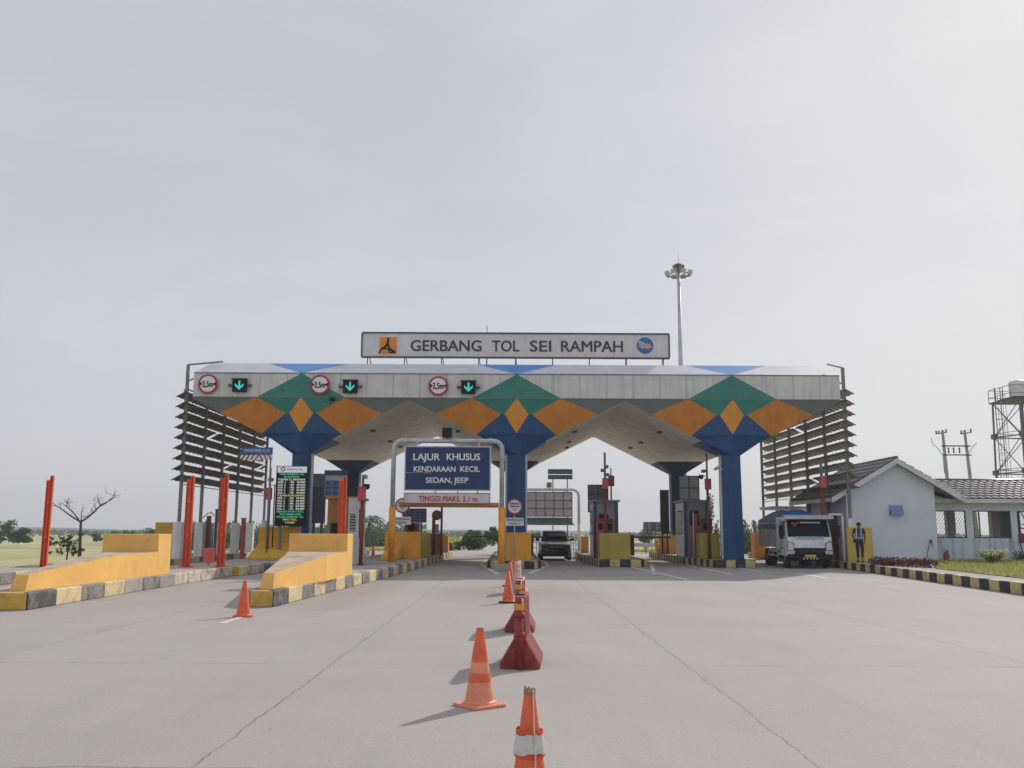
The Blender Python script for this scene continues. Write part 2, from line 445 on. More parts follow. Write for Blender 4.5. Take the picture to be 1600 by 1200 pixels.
# ---------------- roof sign
a = P(566, 521, 45.4); d = P(1046, 560, 45.4)
zx0, zx1, zz0, zz1 = a.x, d.x, P(806, 559, 45.4).z, P(806, 521, 45.4).z
rs = thing('roof_sign', 'long pale roof sign reading GERBANG TOL SEI RAMPAH on top of the canopy', 'sign', (X0, 45.4, RT_Z))
o = (X0, 45.4, RT_Z)
b = MB(o); b.box(zx0 + .04, zx1 - .04, 45.38, 45.46, zz0 + .04, zz1 - .04); b.build('sign_panel', mat('roof_sign_grey', (.68, .67, .68), .6, .05, 1, dirt=(.5, .5, .5), dirt_amt=.4, streak=True), rs)
b = MB(o)
for z in (zz0, zz1): b.box(zx0, zx1, 45.33, 45.5, z - .035, z + .035)
for x in (zx0, zx1): b.box(x - .035, x + .035, 45.332, 45.498, zz0 + .036, zz1 - .036)
b.build('frame', dsteel, rs)
b = MB(o)
n = 9
for i in range(n):
    x = zx0 + .3 + (zx1 - zx0 - .6) * i / (n - 1)
    b.bar((x, 45.42, RT_Z - .05), (x, 45.42, zz0 + .02), .045); b.bar((x + .1, 46.9, RT_Z - .05), (x, 45.46, zz0 + .3), .04)
b.build('support', dsteel, rs)
b = MB(o)
tz = P(806, 549, 45.38).z; th = P(806, 532, 45.38).z - tz
for w_, xa, xb in (('GERBANG', 642, 752), ('TOL', 769, 811), ('SEI', 828, 861), ('RAMPAH', 877, 973)):
    pa = P(xa, 540, 45.38).x; pb = P(xb, 540, 45.38).x
    b.text(w_, (pa + pb) / 2, tz, 45.38, th, pb - pa, 0, .013)
b.build('lettering', letter_k, rs)
# square orange emblem (left)
p0 = P(593, 553, 45.37); p1 = P(620, 527, 45.37)
ew = p1.x - p0.x; ex, ez = p0.x, p0.z; eh = P(606, 527, 45.37).z - P(606, 553, 45.37).z
b = MB(o); b.box(ex, ex + ew, 45.352, 45.38, ez, ez + eh, 0)
def arcpoly(cx, cz, r0, r1, a0, a1, n=10):
    out = [(cx + r1 * math.cos(R(a0 + (a1 - a0) * i / n)), cz + r1 * math.sin(R(a0 + (a1 - a0) * i / n))) for i in range(n + 1)]
    inn = [(cx + r0 * math.cos(R(a1 - (a1 - a0) * i / n)), cz + r0 * math.sin(R(a1 - (a1 - a0) * i / n))) for i in range(n + 1)]
    return out + inn
def EP(pts): return [(ex + x * ew, ez + z * eh) for x, z in pts]
def strip(mb, cx, cz, r0, r1, a0, a1, ya, yb, mi, f, n=10):
    for i in range(n):
        q0 = a0 + (a1 - a0) * i / n; q1 = a0 + (a1 - a0) * (i + 1) / n
        pts = [(cx + r * math.cos(R(q)), cz + r * math.sin(R(q))) for r, q in ((r0, q0), (r1, q0), (r1, q1), (r0, q1))]
        mb.prismY(f(pts), ya, yb, mi)
strip(b, -.02, .82, .46, .58, -72, 18, 45.34, 45.352, 1, EP)
strip(b, 1.02, .66, .48, .60, 172, 262, 45.339, 45.352, 1, EP)
strip(b, .30, .02, .27, .36, 10, 178, 45.34, 45.352, 1, EP)
b.prismY(EP([(.55, .05), (.95, .05), (.95, .14), (.55, .14)]), 45.341, 45.352, 1)
b.build('orange_square_emblem', [mat('emblem_orange', (.75, .25, .02), .5, .05, 3), black], rs)
# round blue emblem (right)
pc = P(1008, 540, 45.37); rr = P(1021, 540, 45.37).x - pc.x
b = MB(o); b.disc((pc.x, pc.z), rr, 45.352, 45.38, 32, 0)
ID = lambda p: p
for i, (dx, dz) in enumerate(((-.05, .42), (-.08, .22), (-.12, .02), (-.14, -.18))):
    r_ = rr * (.95 - .12 * i)
    strip(b, pc.x - rr * .75, pc.z - rr * .62 + dz * rr * .4, r_ * .9, r_, 30, 92, 45.336 + .001 * i, 45.352, 1, ID)
for i, a in enumerate((25, 50, 75, 100, 125)):
    q = Vector((math.cos(R(a)), math.sin(R(a)))) ; n2 = Vector((-q.y, q.x)); cc = Vector((pc.x + rr * .12, pc.z - rr * .42))
    L_ = rr * (.95 - .1 * abs(i - 1))
    b.prismY([tuple(cc + n2 * -.05 * rr), tuple(cc + q * L_ * .6 + n2 * -.12 * rr), tuple(cc + q * L_), tuple(cc + q * L_ * .6 + n2 * .12 * rr), tuple(cc + n2 * .05 * rr)], 45.328 + .001 * i, 45.352, 2)
b.build('round_blue_emblem', [mat('emblem_blue', (.02, .16, .45), .5, .05, 3), signwhite, mat('emblem_peach', (.75, .33, .14), .5, .05, 3)], rs)
b = MB(o); q = P(761, 521, 45.6); b.cyl((q.x, 45.6, RT_Z), (q.x, 45.6, P(761, 509, 45.6).z), .035, .02, 8)
b.build('lightning_rod', dsteel, rs)

# ---------------- round height signs and arrow lamps on the fascia
CIRC = [(325, 600, 'leftmost round 2,5m height limit sign on canopy fascia'),
        (500, 601, 'round 2,5m height limit sign over left green triangle, second from left'),
        (685, 603, 'round 2,5m height limit sign nearest the middle column, right of the other two')]
for i, (x, y, lb) in enumerate(CIRC):
    c = P(x, y, YF - .1); r = .46
    t = thing('height_limit_sign', lb, 'road sign', (c.x, YF, c.z), group='height limit signs on the canopy fascia')
    o = (c.x, YF, c.z)
    b = MB(o); b.disc((c.x, c.z), r, YF - .13, YF - .09, 36, 0); b.disc((c.x, c.z), r * .80, YF - .137, YF - .12, 36, 1)
    for s in (-1, 1): b.prismY([(c.x + s * r * .8, c.z + .10), (c.x + s * r * .8, c.z - .10), (c.x + s * r * .52, c.z)][::s], YF - .145, YF - .13, 2)
    b.text('2,5m', c.x, c.z - .14, YF - .138, .28, .50, 2, .025, .004)
    b.build('sign_face', [signred, signwhite, black], t)
    b = MB(o)
    for s in (-1, 1): b.box(c.x + s * .2 - .02, c.x + s * .2 + .02, YF - .089, YF - .002, c.z - .3, c.z + .3)
    b.build('bracket', dsteel, t)
teal = mat('lamp_teal', (.04, .85, .72), .5, .02, 2, emit=.25)
for i, (x, y, lb) in enumerate([(374, 602, 'leftmost black lane lamp with lit teal down arrow'), (547, 604, 'black lane lamp with lit teal arrow beside green triangle, middle of three'),
                                (732, 605, 'black lane lamp with lit teal arrow left of the middle column, rightmost of three')]):
    c = P(x, y, YF - .2); o = (c.x, YF, c.z)
    t = thing('lane_signal', lb, 'lane signal', o, group='lane signals on the canopy fascia')
    b = MB(o); b.box(c.x - .33, c.x + .33, YF - .22, YF - .05, c.z - .3, c.z + .28)
    b.build('housing', black, t, .01)
    b = MB(o); b.box(c.x - .37, c.x + .37, YF - .42, YF - .05, c.z + .285, c.z + .31); b.build('visor', gsteel, t)
    b = MB(o); b.box(c.x - .55, c.x - .33, YF - .14, YF - .08, c.z - .05, c.z + .06); b.box(c.x + .33, c.x + .55, YF - .14, YF - .08, c.z - .05, c.z + .06)
    b.box(c.x - .06, c.x + .06, YF - .06, YF + .0, c.z - .1, c.z + .1); b.build('bracket', dsteel, t)
    b = MB(o); ya, yb = YF - .232, YF - .218
    b.prismY([(c.x - .045, c.z - .15), (c.x + .045, c.z - .15), (c.x + .045, c.z + .22), (c.x - .045, c.z + .22)], ya, yb)
    for s in (-1, 1): b.prismY([(c.x, c.z - .22), (c.x + s * .2, c.z - .02), (c.x + s * .2, c.z + .09), (c.x, c.z - .10)][::s], ya - .001 * s, yb)
    b.build('arrow', teal, t)
b = MB((0, 0, 0)); c = P(519, 623, YF - .1)
q = thing('security_camera', 'small dark camera under the fascia, right of the left green triangle', 'camera', c)
b = MB(c); b.box(c.x - .1, c.x + .1, c.y - .15, c.y + .1, c.z - .1, c.z + .06); b.build('housing', black, q); b = MB(c); b.bar((c.x, YF, c.z + .12), (c.x, c.y, c.z + .02), .04); b.build('arm', dsteel, q)

# ---------------- louvre screens on both sides
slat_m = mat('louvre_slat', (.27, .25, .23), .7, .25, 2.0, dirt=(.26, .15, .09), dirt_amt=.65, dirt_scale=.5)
slat_r = mat('louvre_slat_bounce_lit', (.50, .47, .42), .7, .2, 2.0, dirt=(.30, .17, .10), dirt_amt=.65, dirt_scale=.5)  # paler copy for the right screen, bounced light put into the colour
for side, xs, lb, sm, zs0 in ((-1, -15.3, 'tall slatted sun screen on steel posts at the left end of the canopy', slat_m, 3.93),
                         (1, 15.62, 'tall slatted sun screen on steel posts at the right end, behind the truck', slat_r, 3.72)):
    o = (xs, 50, 0); t = thing('louvre_screen', lb, 'louvre screen', o)
    ys = [43.2 + 2.96 * i for i in range(6)]
    for y in ys:
        b = MB(o); zt = 9.3 if y == ys[0] else 8.0
        b.box(xs - .065, xs + .065, y - .065, y + .065, 1.9 if side < 0 else .32, zt)
        if y == ys[0]: 
            b.box(xs - .0749 if side > 0 else xs - .0749, xs + .0749, y - .2, y - .08, 8.0, 8.1)
            xi = xs - side * 1.0
            b.bar((xs, y, zt), (xs - side * (1.45 if side < 0 else .5), y + .6, RT_Z + .02), .07); b.bar((xs, y, zt - .8), (xs - side * .75, y, FT), .05)
        b.build('post', gsteel, t)
        if side < 0:
            b = MB(o); b.box(xs - .2, xs + .2, y - .2, y + .2, 0, 1.95); b.build('plinth', white, t, .015)
        else:
            b = MB(o); b.box(xs - .16, xs + .16, y - .16, y + .16, .30, .9 if y > ys[0] else 2.25); b.build('plinth', white, t, .015)
    rnd = random.Random(3 + side)
    for k in range(9 if side < 0 else 10):
        z = zs0 + .485 * k
        b = MB(o)
        for j in range(5):
            y0, y1 = ys[j] + .02, ys[j + 1] - .02
            if j == 0: y0 -= .35
            n = 6
            for i in range(n):
                if rnd.random() < .025 and 0 < i < n - 1: continue
                ya = y0 + (y1 - y0) * i / n + .01; yb_ = y0 + (y1 - y0) * (i + 1) / n - .01
                jz = rnd.uniform(-.008, .008)
                # plate slopes down towards the outside
                b.hexa([(xs - side * .08, ya, z + .17 + jz), (xs + side * .36, ya, z - .07 + jz), (xs + side * .36, yb_, z - .07 + jz), (xs - side * .08, yb_, z + .17 + jz)],
                       [(xs - side * .08, ya, z + .19 + jz), (xs + side * .36, ya, z - .05 + jz), (xs + side * .36, yb_, z - .05 + jz), (xs - side * .08, yb_, z + .19 + jz)])
                b.bar((xs - side * .085, ya, z + .165), (xs + side * .365, ya, z - .085), .05, .035, 1)
        b.bar((xs, ys[0] - .3, z + .12), (xs, ys[-1], z + .12), .03, .03, 1)
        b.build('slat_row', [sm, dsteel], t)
    b = MB(o)
    for y in ys:
        for k in range(9 if side < 0 else 10):
            z = zs0 + .485 * k
            b.bar((xs, y + .04, z - .14), (xs + side * .32, y + .04, z - .06), .03)
            b.bar((xs, y + .04, z + .17), (xs + side * .3, y + .04, z - .04), .03)
    b.bar((xs, ys[0], zs0 - .25), (xs, ys[-1], zs0 - .25), .035); b.bar((xs, ys[0], 8.15), (xs, ys[-1], 8.15), .05)
    b.build('bracket', dsteel, t)
# ================================================================== GROUND
def concrete_ground():
    M = bpy.data.materials.new('plaza_concrete'); M.use_nodes = True
    nt = M.node_tree; L = nt.links; b = nt.nodes['Principled BSDF']; b.inputs['Roughness'].default_value = .85; b.inputs['Specular IOR Level'].default_value = .3
    tc = nd(nt, 'ShaderNodeTexCoord'); co = tc.outputs['Object']
    def noise(sc, det=6, ro=.6, vec=None, sx=None):
        n = nd(nt, 'ShaderNodeTexNoise'); n.inputs['Scale'].default_value = sc; n.inputs['Detail'].default_value = det; n.inputs['Roughness'].default_value = ro
        if sx:
            mp = nd(nt, 'ShaderNodeMapping'); mp.inputs['Scale'].default_value = sx; L.new(co, mp.inputs['Vector']); L.new(mp.outputs[0], n.inputs['Vector'])
        else: L.new(vec or co, n.inputs['Vector'])
        return n.outputs['Fac']
    def rng(v, a, b_, c=0, d=1):
        r = nd(nt, 'ShaderNodeMapRange'); r.inputs[1].default_value = a; r.inputs[2].default_value = b_; r.inputs[3].default_value = c; r.inputs[4].default_value = d; L.new(v, r.inputs[0]); return r.outputs[0]
    def math_(op, a, b_=None):
        n = nd(nt, 'ShaderNodeMath', operation=op)
        for i, x in enumerate((a, b_)):
            if x is None: continue
            if isinstance(x, (int, float)): n.inputs[i].default_value = x
            else: L.new(x, n.inputs[i])
        return n.outputs[0]
    def mix(f, a, b_):
        m_ = nd(nt, 'ShaderNodeMix', data_type='RGBA')
        if isinstance(f, float): m_.inputs[0].default_value = f
        else: L.new(f, m_.inputs[0])
        for i, x in ((6, a), (7, b_)):
            if isinstance(x, tuple): m_.inputs[i].default_value = (*x, 1)
            else: L.new(x, m_.inputs[i])
        return m_.outputs[2]
    c = mix(rng(noise(.22), .35, .65), (.336, .310, .296), (.402, .373, .357))
    c = mix(rng(noise(1, 5, .6, None, (.25, 1.6, 1)), .46, .68, 0, .40), c, (.34, .32, .305))       # broom / wear bands across
    c = mix(rng(noise(1, 6, .7, None, (1.1, .12, 1)), .50, .68, 0, .50), c, (.30, .285, .275))        # tyre-darkened tracks along lanes
    c = mix(rng(noise(1, 4, .6, None, (5, 60, 1)), .45, .75, 0, .28), c, (.34, .315, .30))          # fine broom texture
    c = mix(rng(noise(38, 4, .7), .44, .62, 0, .38), c, (.50, .465, .45))
    c = mix(rng(noise(90, 3, .7), .5, .66, 0, .38), c, (.24, .22, .21))
    c = mix(rng(noise(9, 6, .75), .56, .70, 0, .35), c, (.30, .27, .25))
    # joints
    sep = nd(nt, 'ShaderNodeSeparateXYZ'); L.new(co, sep.inputs[0])
    wob = math_('MULTIPLY', math_('SUBTRACT', noise(1.6, 6, .8), .5), .14)
    xx = math_('ADD', sep.outputs['X'], wob); yy = math_('ADD', sep.outputs['Y'], wob)
    def joint(v, off, period, wid):
        f = math_('ABSOLUTE', math_('SUBTRACT', math_('FRACT', math_('DIVIDE', math_('ADD', v, off), period)), .5))
        d = math_('MULTIPLY', math_('SUBTRACT', .5, f), period)
        return rng(d, wid * .4, wid, 1, 0)
    jx = joint(xx, 2.17 + 4.3 * 20, 4.3, .015)
    jy = joint(yy, -6.65 + 5.0 * 20, 5.0, .015)
    brk = rng(noise(1.1, 6, .7), .44, .56, .12, .95)
    jj = math_('MAXIMUM', math_('MULTIPLY', jx, rng(noise(2.5, 6, .8), .4, .6, .3, .85)), math_('MULTIPLY', jy, brk))
    cx_ = nd(nt, 'ShaderNodeCombineXYZ'); L.new(math_('FLOOR', math_('DIVIDE', math_('ADD', sep.outputs['X'], 2.17 + 4.3 * 20 - 2.15 * 0), 4.3)), cx_.inputs[0]); L.new(math_('FLOOR', math_('DIVIDE', math_('ADD', sep.outputs['Y'], -6.65 + 100), 5.0)), cx_.inputs[1])
    wn_ = nd(nt, 'ShaderNodeTexWhiteNoise', noise_dimensions='2D'); L.new(cx_.outputs[0], wn_.inputs['Vector'])
    c = mix(math_('MULTIPLY', wn_.outputs['Value'], .16), c, (.30, .28, .27))
    c = mix(math_('MULTIPLY', jj, .75), c, (.12, .11, .105))
    # oil drops and grit
    vo = nd(nt, 'ShaderNodeTexVoronoi'); vo.inputs['Scale'].default_value = 2.6; L.new(co, vo.inputs['Vector'])
    c = mix(math_('MULTIPLY', rng(vo.outputs['Distance'], .025, .06, 1, 0), .65), c, (.14, .13, .125))
    # brown rubbed-in tyre dirt either side of the far barriers
    dx = math_('POWER', math_('DIVIDE', math_('SUBTRACT', sep.outputs['X'], .3), 2.6), 2.0); dy = math_('POWER', math_('DIVIDE', math_('SUBTRACT', sep.outputs['Y'], 25.0), 5.5), 2.0)
    c = mix(math_('MULTIPLY', rng(math_('ADD', math_('ADD', dx, dy), math_('MULTIPLY', noise(1.2), 1.2)), .5, 1.7, 1, 0), .45), c, (.30, .235, .19))
    dx = math_('POWER', math_('DIVIDE', math_('SUBTRACT', sep.outputs['X'], -3.9), 1.0), 2.0); dy = math_('POWER', math_('DIVIDE', math_('SUBTRACT', sep.outputs['Y'], 26.0), 8.0), 2.0)
    c = mix(math_('MULTIPLY', rng(math_('ADD', math_('ADD', dx, dy), math_('MULTIPLY', noise(1.2), 1.2)), .5, 1.7, 1, 0), .5), c, (.30, .23, .20))
    L.new(c, b.inputs['Base Color'])
    bp = nd(nt, 'ShaderNodeBump'); bp.inputs['Strength'].default_value = .35; bp.inputs['Distance'].default_value = .01
    h = math_('SUBTRACT', noise(60, 3), math_('MULTIPLY', jj, 1.5)); L.new(h, bp.inputs['Height']); L.new(bp.outputs[0], b.inputs['Normal'])
    return M
plaza_m = concrete_ground()
b = MB(); b.poly([(-45, -25, 0), (45, -25, 0), (45, 24, 0), (16.2, 34, 0), (16.2, 74, 0), (-18.4, 74, 0), (-18.4, 44, 0), (-17.4, 31, 0), (-22, 24, 0), (-45, 20, 0)])
struct(b.build('road', plaza_m))
asph = mat('far_asphalt', (.42, .405, .395), .9, .1, .4, .2, 40)
b = MB()
pts = [(-4.8, 6.8, 73.9), (-3.0, 9.0, 95), (-.3, 12, 125), (6, 21, 175), (20, 42, 260), (50, 80, 380)]
for (l0, r0, y0), (l1, r1, y1) in zip(pts, pts[1:]): b.poly([(l0, y0, .0), (r0, y0, .0), (r1, y1, .0), (l1, y1, .0)])
struct(b.build('road', asph))

grass_m = mat('field_grass', (.40, .40, .19), .95, .25, .06, .5, 6, dirt=(.46, .38, .22), dirt_amt=.8, dirt_scale=.09)
# terrain, one sheet to the horizon, a little lower than the plaza outside it
def hterr(x, y):
    d = max(0.0, abs(x + 1) - 18.0) if y < 78 else max(0.0, min(abs(x - max(0, (y - 75)) * .15) - 9, y - 70))
    d = min(d, 60)
    base_ = -.045 - min(1.0, d / 25.0) * .9
    if x > 10 and y < 78: base_ = -.045 - min(1.0, max(0, x - 45) / 25.0) * .6
    return base_ + (math.sin(x * .11 + 1) * math.sin(y * .09) * .14 if d > 4 else 0)
xs = [-3000, -1500, -800, -400, -220, -140] + [-100 + 4 * i for i in range(51)] + [140, 220, 400, 800, 1500, 3000]
ys = [-300, -60, -20, 0, 12] + [20 + 4 * i for i in range(46)] + [230, 270, 340, 460, 700, 1100, 1800, 3200]
b = MB(); vs = [(x, y, hterr(x, y)) for y in ys for x in xs]; n = len(xs)
b.add(vs, [(j * n + i, j * n + i + 1, (j + 1) * n + i + 1, (j + 1) * n + i) for j in range(len(ys) - 1) for i in range(n - 1)], 0, True)
struct(b.build('ground', grass_m))

# painted lines on the road
line_m = mat('road_line_white', (.78, .77, .75), .7, .12, 6, dirt=(.4, .375, .36), dirt_amt=.85, dirt_scale=2.5)
def line(mb, pts, w):
    pts = [Vector((p[0], p[1], 0)) for p in pts]
    for a, c in zip(pts, pts[1:]):
        d = (c - a).normalized(); nrm = Vector((-d.y, d.x, 0)) * w / 2; e = d * w * .0
        mb.poly([(a - nrm + Vector((0, 0, .005))), (c - nrm + Vector((0, 0, .005))), (c + nrm + Vector((0, 0, .005))), (a + nrm + Vector((0, 0, .005)))])
b = MB()
for seg in ([(752, 882), (778, 897)], [(857, 884), (826, 896)], [(752, 881.5), (764, 874)], [(857, 883.5), (846, 875)],
            [(928, 879), (985, 886), (1075, 906)], [(1018, 882), (1022, 897)], [(1058, 879), (1088, 886)], [(1096, 888), (1146, 898)], [(1152, 887), (1190, 893)],
            [(348, 974), (372, 966), (384, 960)], [(1245, 896), (1290, 903)]):
    w_ = .16 if len(seg) != 3 or seg[0][0] != 348 else .12
    line(b, [G(*p) for p in seg], w_)
struct(b.build('road_marking', line_m))

# ================================================================== ISLANDS
def offset_poly(pts, d):
    n = len(pts); out = []
    for i in range(n):
        p0, p1, p2 = (Vector(pts[(i + k) % n]) for k in (-1, 0, 1))
        e1 = (p1 - p0).normalized(); e2 = (p2 - p1).normalized()
        n1 = Vector((-e1.y, e1.x)); n2 = Vector((-e2.y, e2.x)); bis = (n1 + n2).normalized()
        out.append(p1 + bis * d / max(.3, bis.dot(n1)))
    return out
def island(pts, h=.34, L=1.0, cyc=(0, 1), mats=None, kw=.2, rnd=None, first=None, top=conc, topname='pavement'):
    """kerb of separately cast, alternately painted blocks round a raised slab; pts counter-clockwise"""
    rnd = rnd or random.Random(5); inn = offset_poly(pts, kw); b = MB(); n = len(pts); c = 0
    for i in range(n):
        a0, a1 = Vector(pts[i]), Vector(pts[(i + 1) % n]); b0, b1 = inn[i], inn[(i + 1) % n]
        m_ = max(1, round((a1 - a0).length / L))
        for k in range(m_):
            t0, t1 = k / m_, (k + 1) / m_; g = .010 / max(.2, (a1 - a0).length)
            t0 += g; t1 -= g
            q = [a0.lerp(a1, t0), a0.lerp(a1, t1), b0.lerp(b1, t1), b0.lerp(b1, t0)]
            j = rnd.uniform(-.012, .008); ox = rnd.uniform(-.008, .008)
            lo = [(p.x + ox, p.y, 0) for p in q]
            hi = [(p.x + ox, p.y, h + j) for p in q]
            if first is not None and c < len(first): mi = first[c]
            else: mi = cyc(c, rnd, a0.lerp(a1, (t0 + t1) / 2)) if callable(cyc) else cyc[c % len(cyc)]
            b.hexa(lo, hi, mi); c += 1
    struct(b.build('kerb', mats, bevel=.025))
    b = MB(); s_ = offset_poly(pts, kw - .02)
    b.poly([(p.x, p.y, h - .015) for p in s_]); struct(b.build(topname, top))
KM = [kerb_y, kerb_g, kerb_k, kerb_yy, kerb_d, kerb_o, conc, kerb_w]
def worn(c, rnd, p):
    return 7
# order of outline: start at nose left corner, go along the front to the right, then away along the right edge
island([(-10.55, 18.9), (-9.62, 18.9), (-9.75, 27.5), (-9.72, 33.0), (-12.2, 33.0), (-12.2, 24.5)], cyc=worn, mats=KM, L=1.15, first=[3, 2, 0, 1, 0, 6, 1, 6])
island([(-12.3, 33.2), (-9.55, 33.2), (-9.15, 44), (-9.15, 61), (-12.3, 61)], cyc=lambda c, r, p: (2, 1, 2, 0)[c % 4], mats=KM, first=[3, 3, 3, 0, 7, 7, 1, 7, 7, 1, 7])
island([(-5.5, 19.95), (-4.99, 19.95), (-4.3, 31.8), (-3.9, 44), (-3.75, 61), (-6.9, 61), (-7.2, 42), (-7.2, 31)], cyc=lambda c, r, p: (0, 1)[c % 2], mats=KM, L=1.08, first=[3, 2, 0, 1, 0])
island([(-.75, 40.35), (1.0, 40.35), (1.32, 41.2), (1.35, 61), (-1.05, 61), (-1.05, 41.2)], cyc=(5, 4), mats=KM, L=.45)
island([(4.0, 43.2), (5.95, 43.1), (6.35, 44.0), (6.1, 61), (4.1, 61), (3.8, 50)], cyc=(4, 5), mats=KM, L=.46)
island([(9.3, 42.9), (11.1, 42.9), (11.3, 43.8), (11.2, 61), (8.9, 61), (8.7, 48)], cyc=(4, 5), mats=KM, L=.46)
island([(-16.9, 20.5), (-14.9, 19.5), (-14.7, 27), (-14.7, 61), (-18.6, 61), (-17.8, 44), (-16.8, 31)], cyc=(0, 1), mats=KM, L=1.1)
# right pavement: kerb along the road edge, walkway behind it
walk = mat('walkway_concrete', (.36, .34, .325), .9, .14, 1.0, .3, 40, dirt=(.2, .19, .18), dirt_amt=.6)
island([(12.0, 5), (45, 5), (45, 61), (15.3, 61), (15.0, 43.2), (13.45, 25)][::1], cyc=(4, 5), mats=KM, L=.68, h=.32, top=walk)

# ================================================================== GUARD WALLS
def guard(label, zb, zr0, zr1, nose, ym, xl, xr, yb0, yb1, ztop, m1=yel, group='yellow guard walls on the toll islands', xm=None):
    """wedge-shaped impact wall rising from its nose to a taller block behind"""
    x0, x1, yn = nose; o = (xr, yb0, zb)
    t = thing('guard_wall', label, 'guard wall', o, group=group)
    b = MB(o); xm = xl if xm is None else xm
    lo = [(x0, yn, zb), (x1, yn, zb), (xr, ym, zb), (xm, ym, zb)]
    hi = [(x0 + .06, yn + .12, zr0), (x1 + .0, yn + .10, zr0), (xr, ym, zr1), (xm, ym, zr1)]
    b.add(lo + hi, [(0, 3, 2, 1), (0, 1, 5, 4), (1, 2, 6, 5), (3, 0, 4, 7)], 0); b.add(hi, [(0, 1, 2, 3)], 1)
    lo = [(xm, ym, zb), (xr, ym, zb), (xr, yb0, zb), (xl, yb0, zb)]; hi = [(p[0], p[1], zr1) for p in lo]; hi[2] = (xr, yb0, zr1 + .03); hi[3] = (xl, yb0, zr1 + .03)
    b.add(lo + hi, [(0, 3, 2, 1), (1, 2, 6, 5), (3, 0, 4, 7)], 0); b.add(hi, [(0, 1, 2, 3)], 1)
    b.build('ramp', [m1, mat('worn_ramp_top', (.50, .40, .29), .85, .15, 1.5, .2, 30, dirt=(.30, .22, .15), dirt_amt=.7, dirt_scale=2.5)], t)
    b = MB(o); b.box(xl, xr + .003, yb0, yb1, zb, ztop, 0); b.build('end_block', [m1], t, .015)
    return t
guard('long yellow guard wall rising from a low nose, farthest left of the toll lanes', .33, .66, .95, (-10.42, -10.08, 19.7), 23.7, -11.5, -9.93, 26.5, 27.5, 1.47, xm=-10.75)
guard('yellow guard wall with a sloping nose right behind the lone traffic cone', .33, .68, .98, (-5.45, -5.15, 20.5), 24.0, -6.35, -4.68, 26.9, 27.8, 1.50, xm=-5.75)
def wallbox(label, parts_, m1, group='yellow guard walls on the toll islands'):
    x0, x1, y0, y1, z0, z1 = parts_[0]; o = (x0, y0, z0)
    t = thing('guard_wall', label, 'guard wall', o, group=group)
    for i, pp in enumerate(parts_):
        b = MB(o); 
        if len(pp) == 6: b.box(*pp)
        else:
            xa, xb, ya, yb_, za, zlo, zhi = pp   # ramp: low at ya, high at yb
            b.hexa([(xa, ya, za), (xb, ya, za), (xb, yb_, za), (xa, yb_, za)], [(xa, ya, zlo), (xb, ya, zlo), (xb, yb_, zhi), (xa, yb_, zhi)])
        b.build('ramp' if len(pp) == 7 else 'block', m1, t, .015)
    return t
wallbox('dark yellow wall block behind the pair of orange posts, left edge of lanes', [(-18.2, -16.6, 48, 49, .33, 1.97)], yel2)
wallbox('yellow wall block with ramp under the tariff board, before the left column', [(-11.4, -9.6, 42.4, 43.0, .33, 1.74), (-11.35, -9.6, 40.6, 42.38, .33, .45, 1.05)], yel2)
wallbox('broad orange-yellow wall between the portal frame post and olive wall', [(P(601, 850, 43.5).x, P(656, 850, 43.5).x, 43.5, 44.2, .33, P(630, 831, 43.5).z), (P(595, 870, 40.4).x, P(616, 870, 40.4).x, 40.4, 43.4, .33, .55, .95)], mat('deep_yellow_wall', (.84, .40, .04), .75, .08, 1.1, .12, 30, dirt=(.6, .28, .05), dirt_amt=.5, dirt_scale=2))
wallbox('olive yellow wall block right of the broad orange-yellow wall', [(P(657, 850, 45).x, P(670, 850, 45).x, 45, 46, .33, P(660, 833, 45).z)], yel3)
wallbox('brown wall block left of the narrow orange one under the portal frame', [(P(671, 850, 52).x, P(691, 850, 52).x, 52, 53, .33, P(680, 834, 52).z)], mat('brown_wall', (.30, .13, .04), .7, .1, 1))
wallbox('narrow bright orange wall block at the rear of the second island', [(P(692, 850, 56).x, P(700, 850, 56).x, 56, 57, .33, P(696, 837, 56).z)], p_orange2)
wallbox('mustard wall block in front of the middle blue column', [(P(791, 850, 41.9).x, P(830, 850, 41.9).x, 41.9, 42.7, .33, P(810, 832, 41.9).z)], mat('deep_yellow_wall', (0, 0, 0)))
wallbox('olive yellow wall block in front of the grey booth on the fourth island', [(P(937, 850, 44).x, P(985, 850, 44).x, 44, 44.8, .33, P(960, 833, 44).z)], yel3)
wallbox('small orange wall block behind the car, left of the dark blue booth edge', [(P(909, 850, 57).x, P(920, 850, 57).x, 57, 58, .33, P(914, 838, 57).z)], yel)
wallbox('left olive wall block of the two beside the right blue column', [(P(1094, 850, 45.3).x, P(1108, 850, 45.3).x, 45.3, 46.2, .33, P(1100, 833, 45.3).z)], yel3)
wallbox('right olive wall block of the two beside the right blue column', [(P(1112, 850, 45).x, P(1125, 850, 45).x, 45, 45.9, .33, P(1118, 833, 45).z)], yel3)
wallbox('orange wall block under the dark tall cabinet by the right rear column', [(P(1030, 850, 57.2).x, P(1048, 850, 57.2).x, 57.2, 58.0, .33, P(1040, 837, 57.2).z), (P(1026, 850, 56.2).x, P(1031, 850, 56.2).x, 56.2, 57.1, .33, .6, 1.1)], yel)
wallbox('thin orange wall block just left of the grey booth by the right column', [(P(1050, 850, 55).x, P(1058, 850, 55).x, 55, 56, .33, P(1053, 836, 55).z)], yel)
wallbox('bright orange wall block seen between the blue column and the truck', [(P(1180, 850, 56).x, P(1197, 850, 56).x, 56, 57, .1, P(1188, 832, 56).z)], p_orange2)
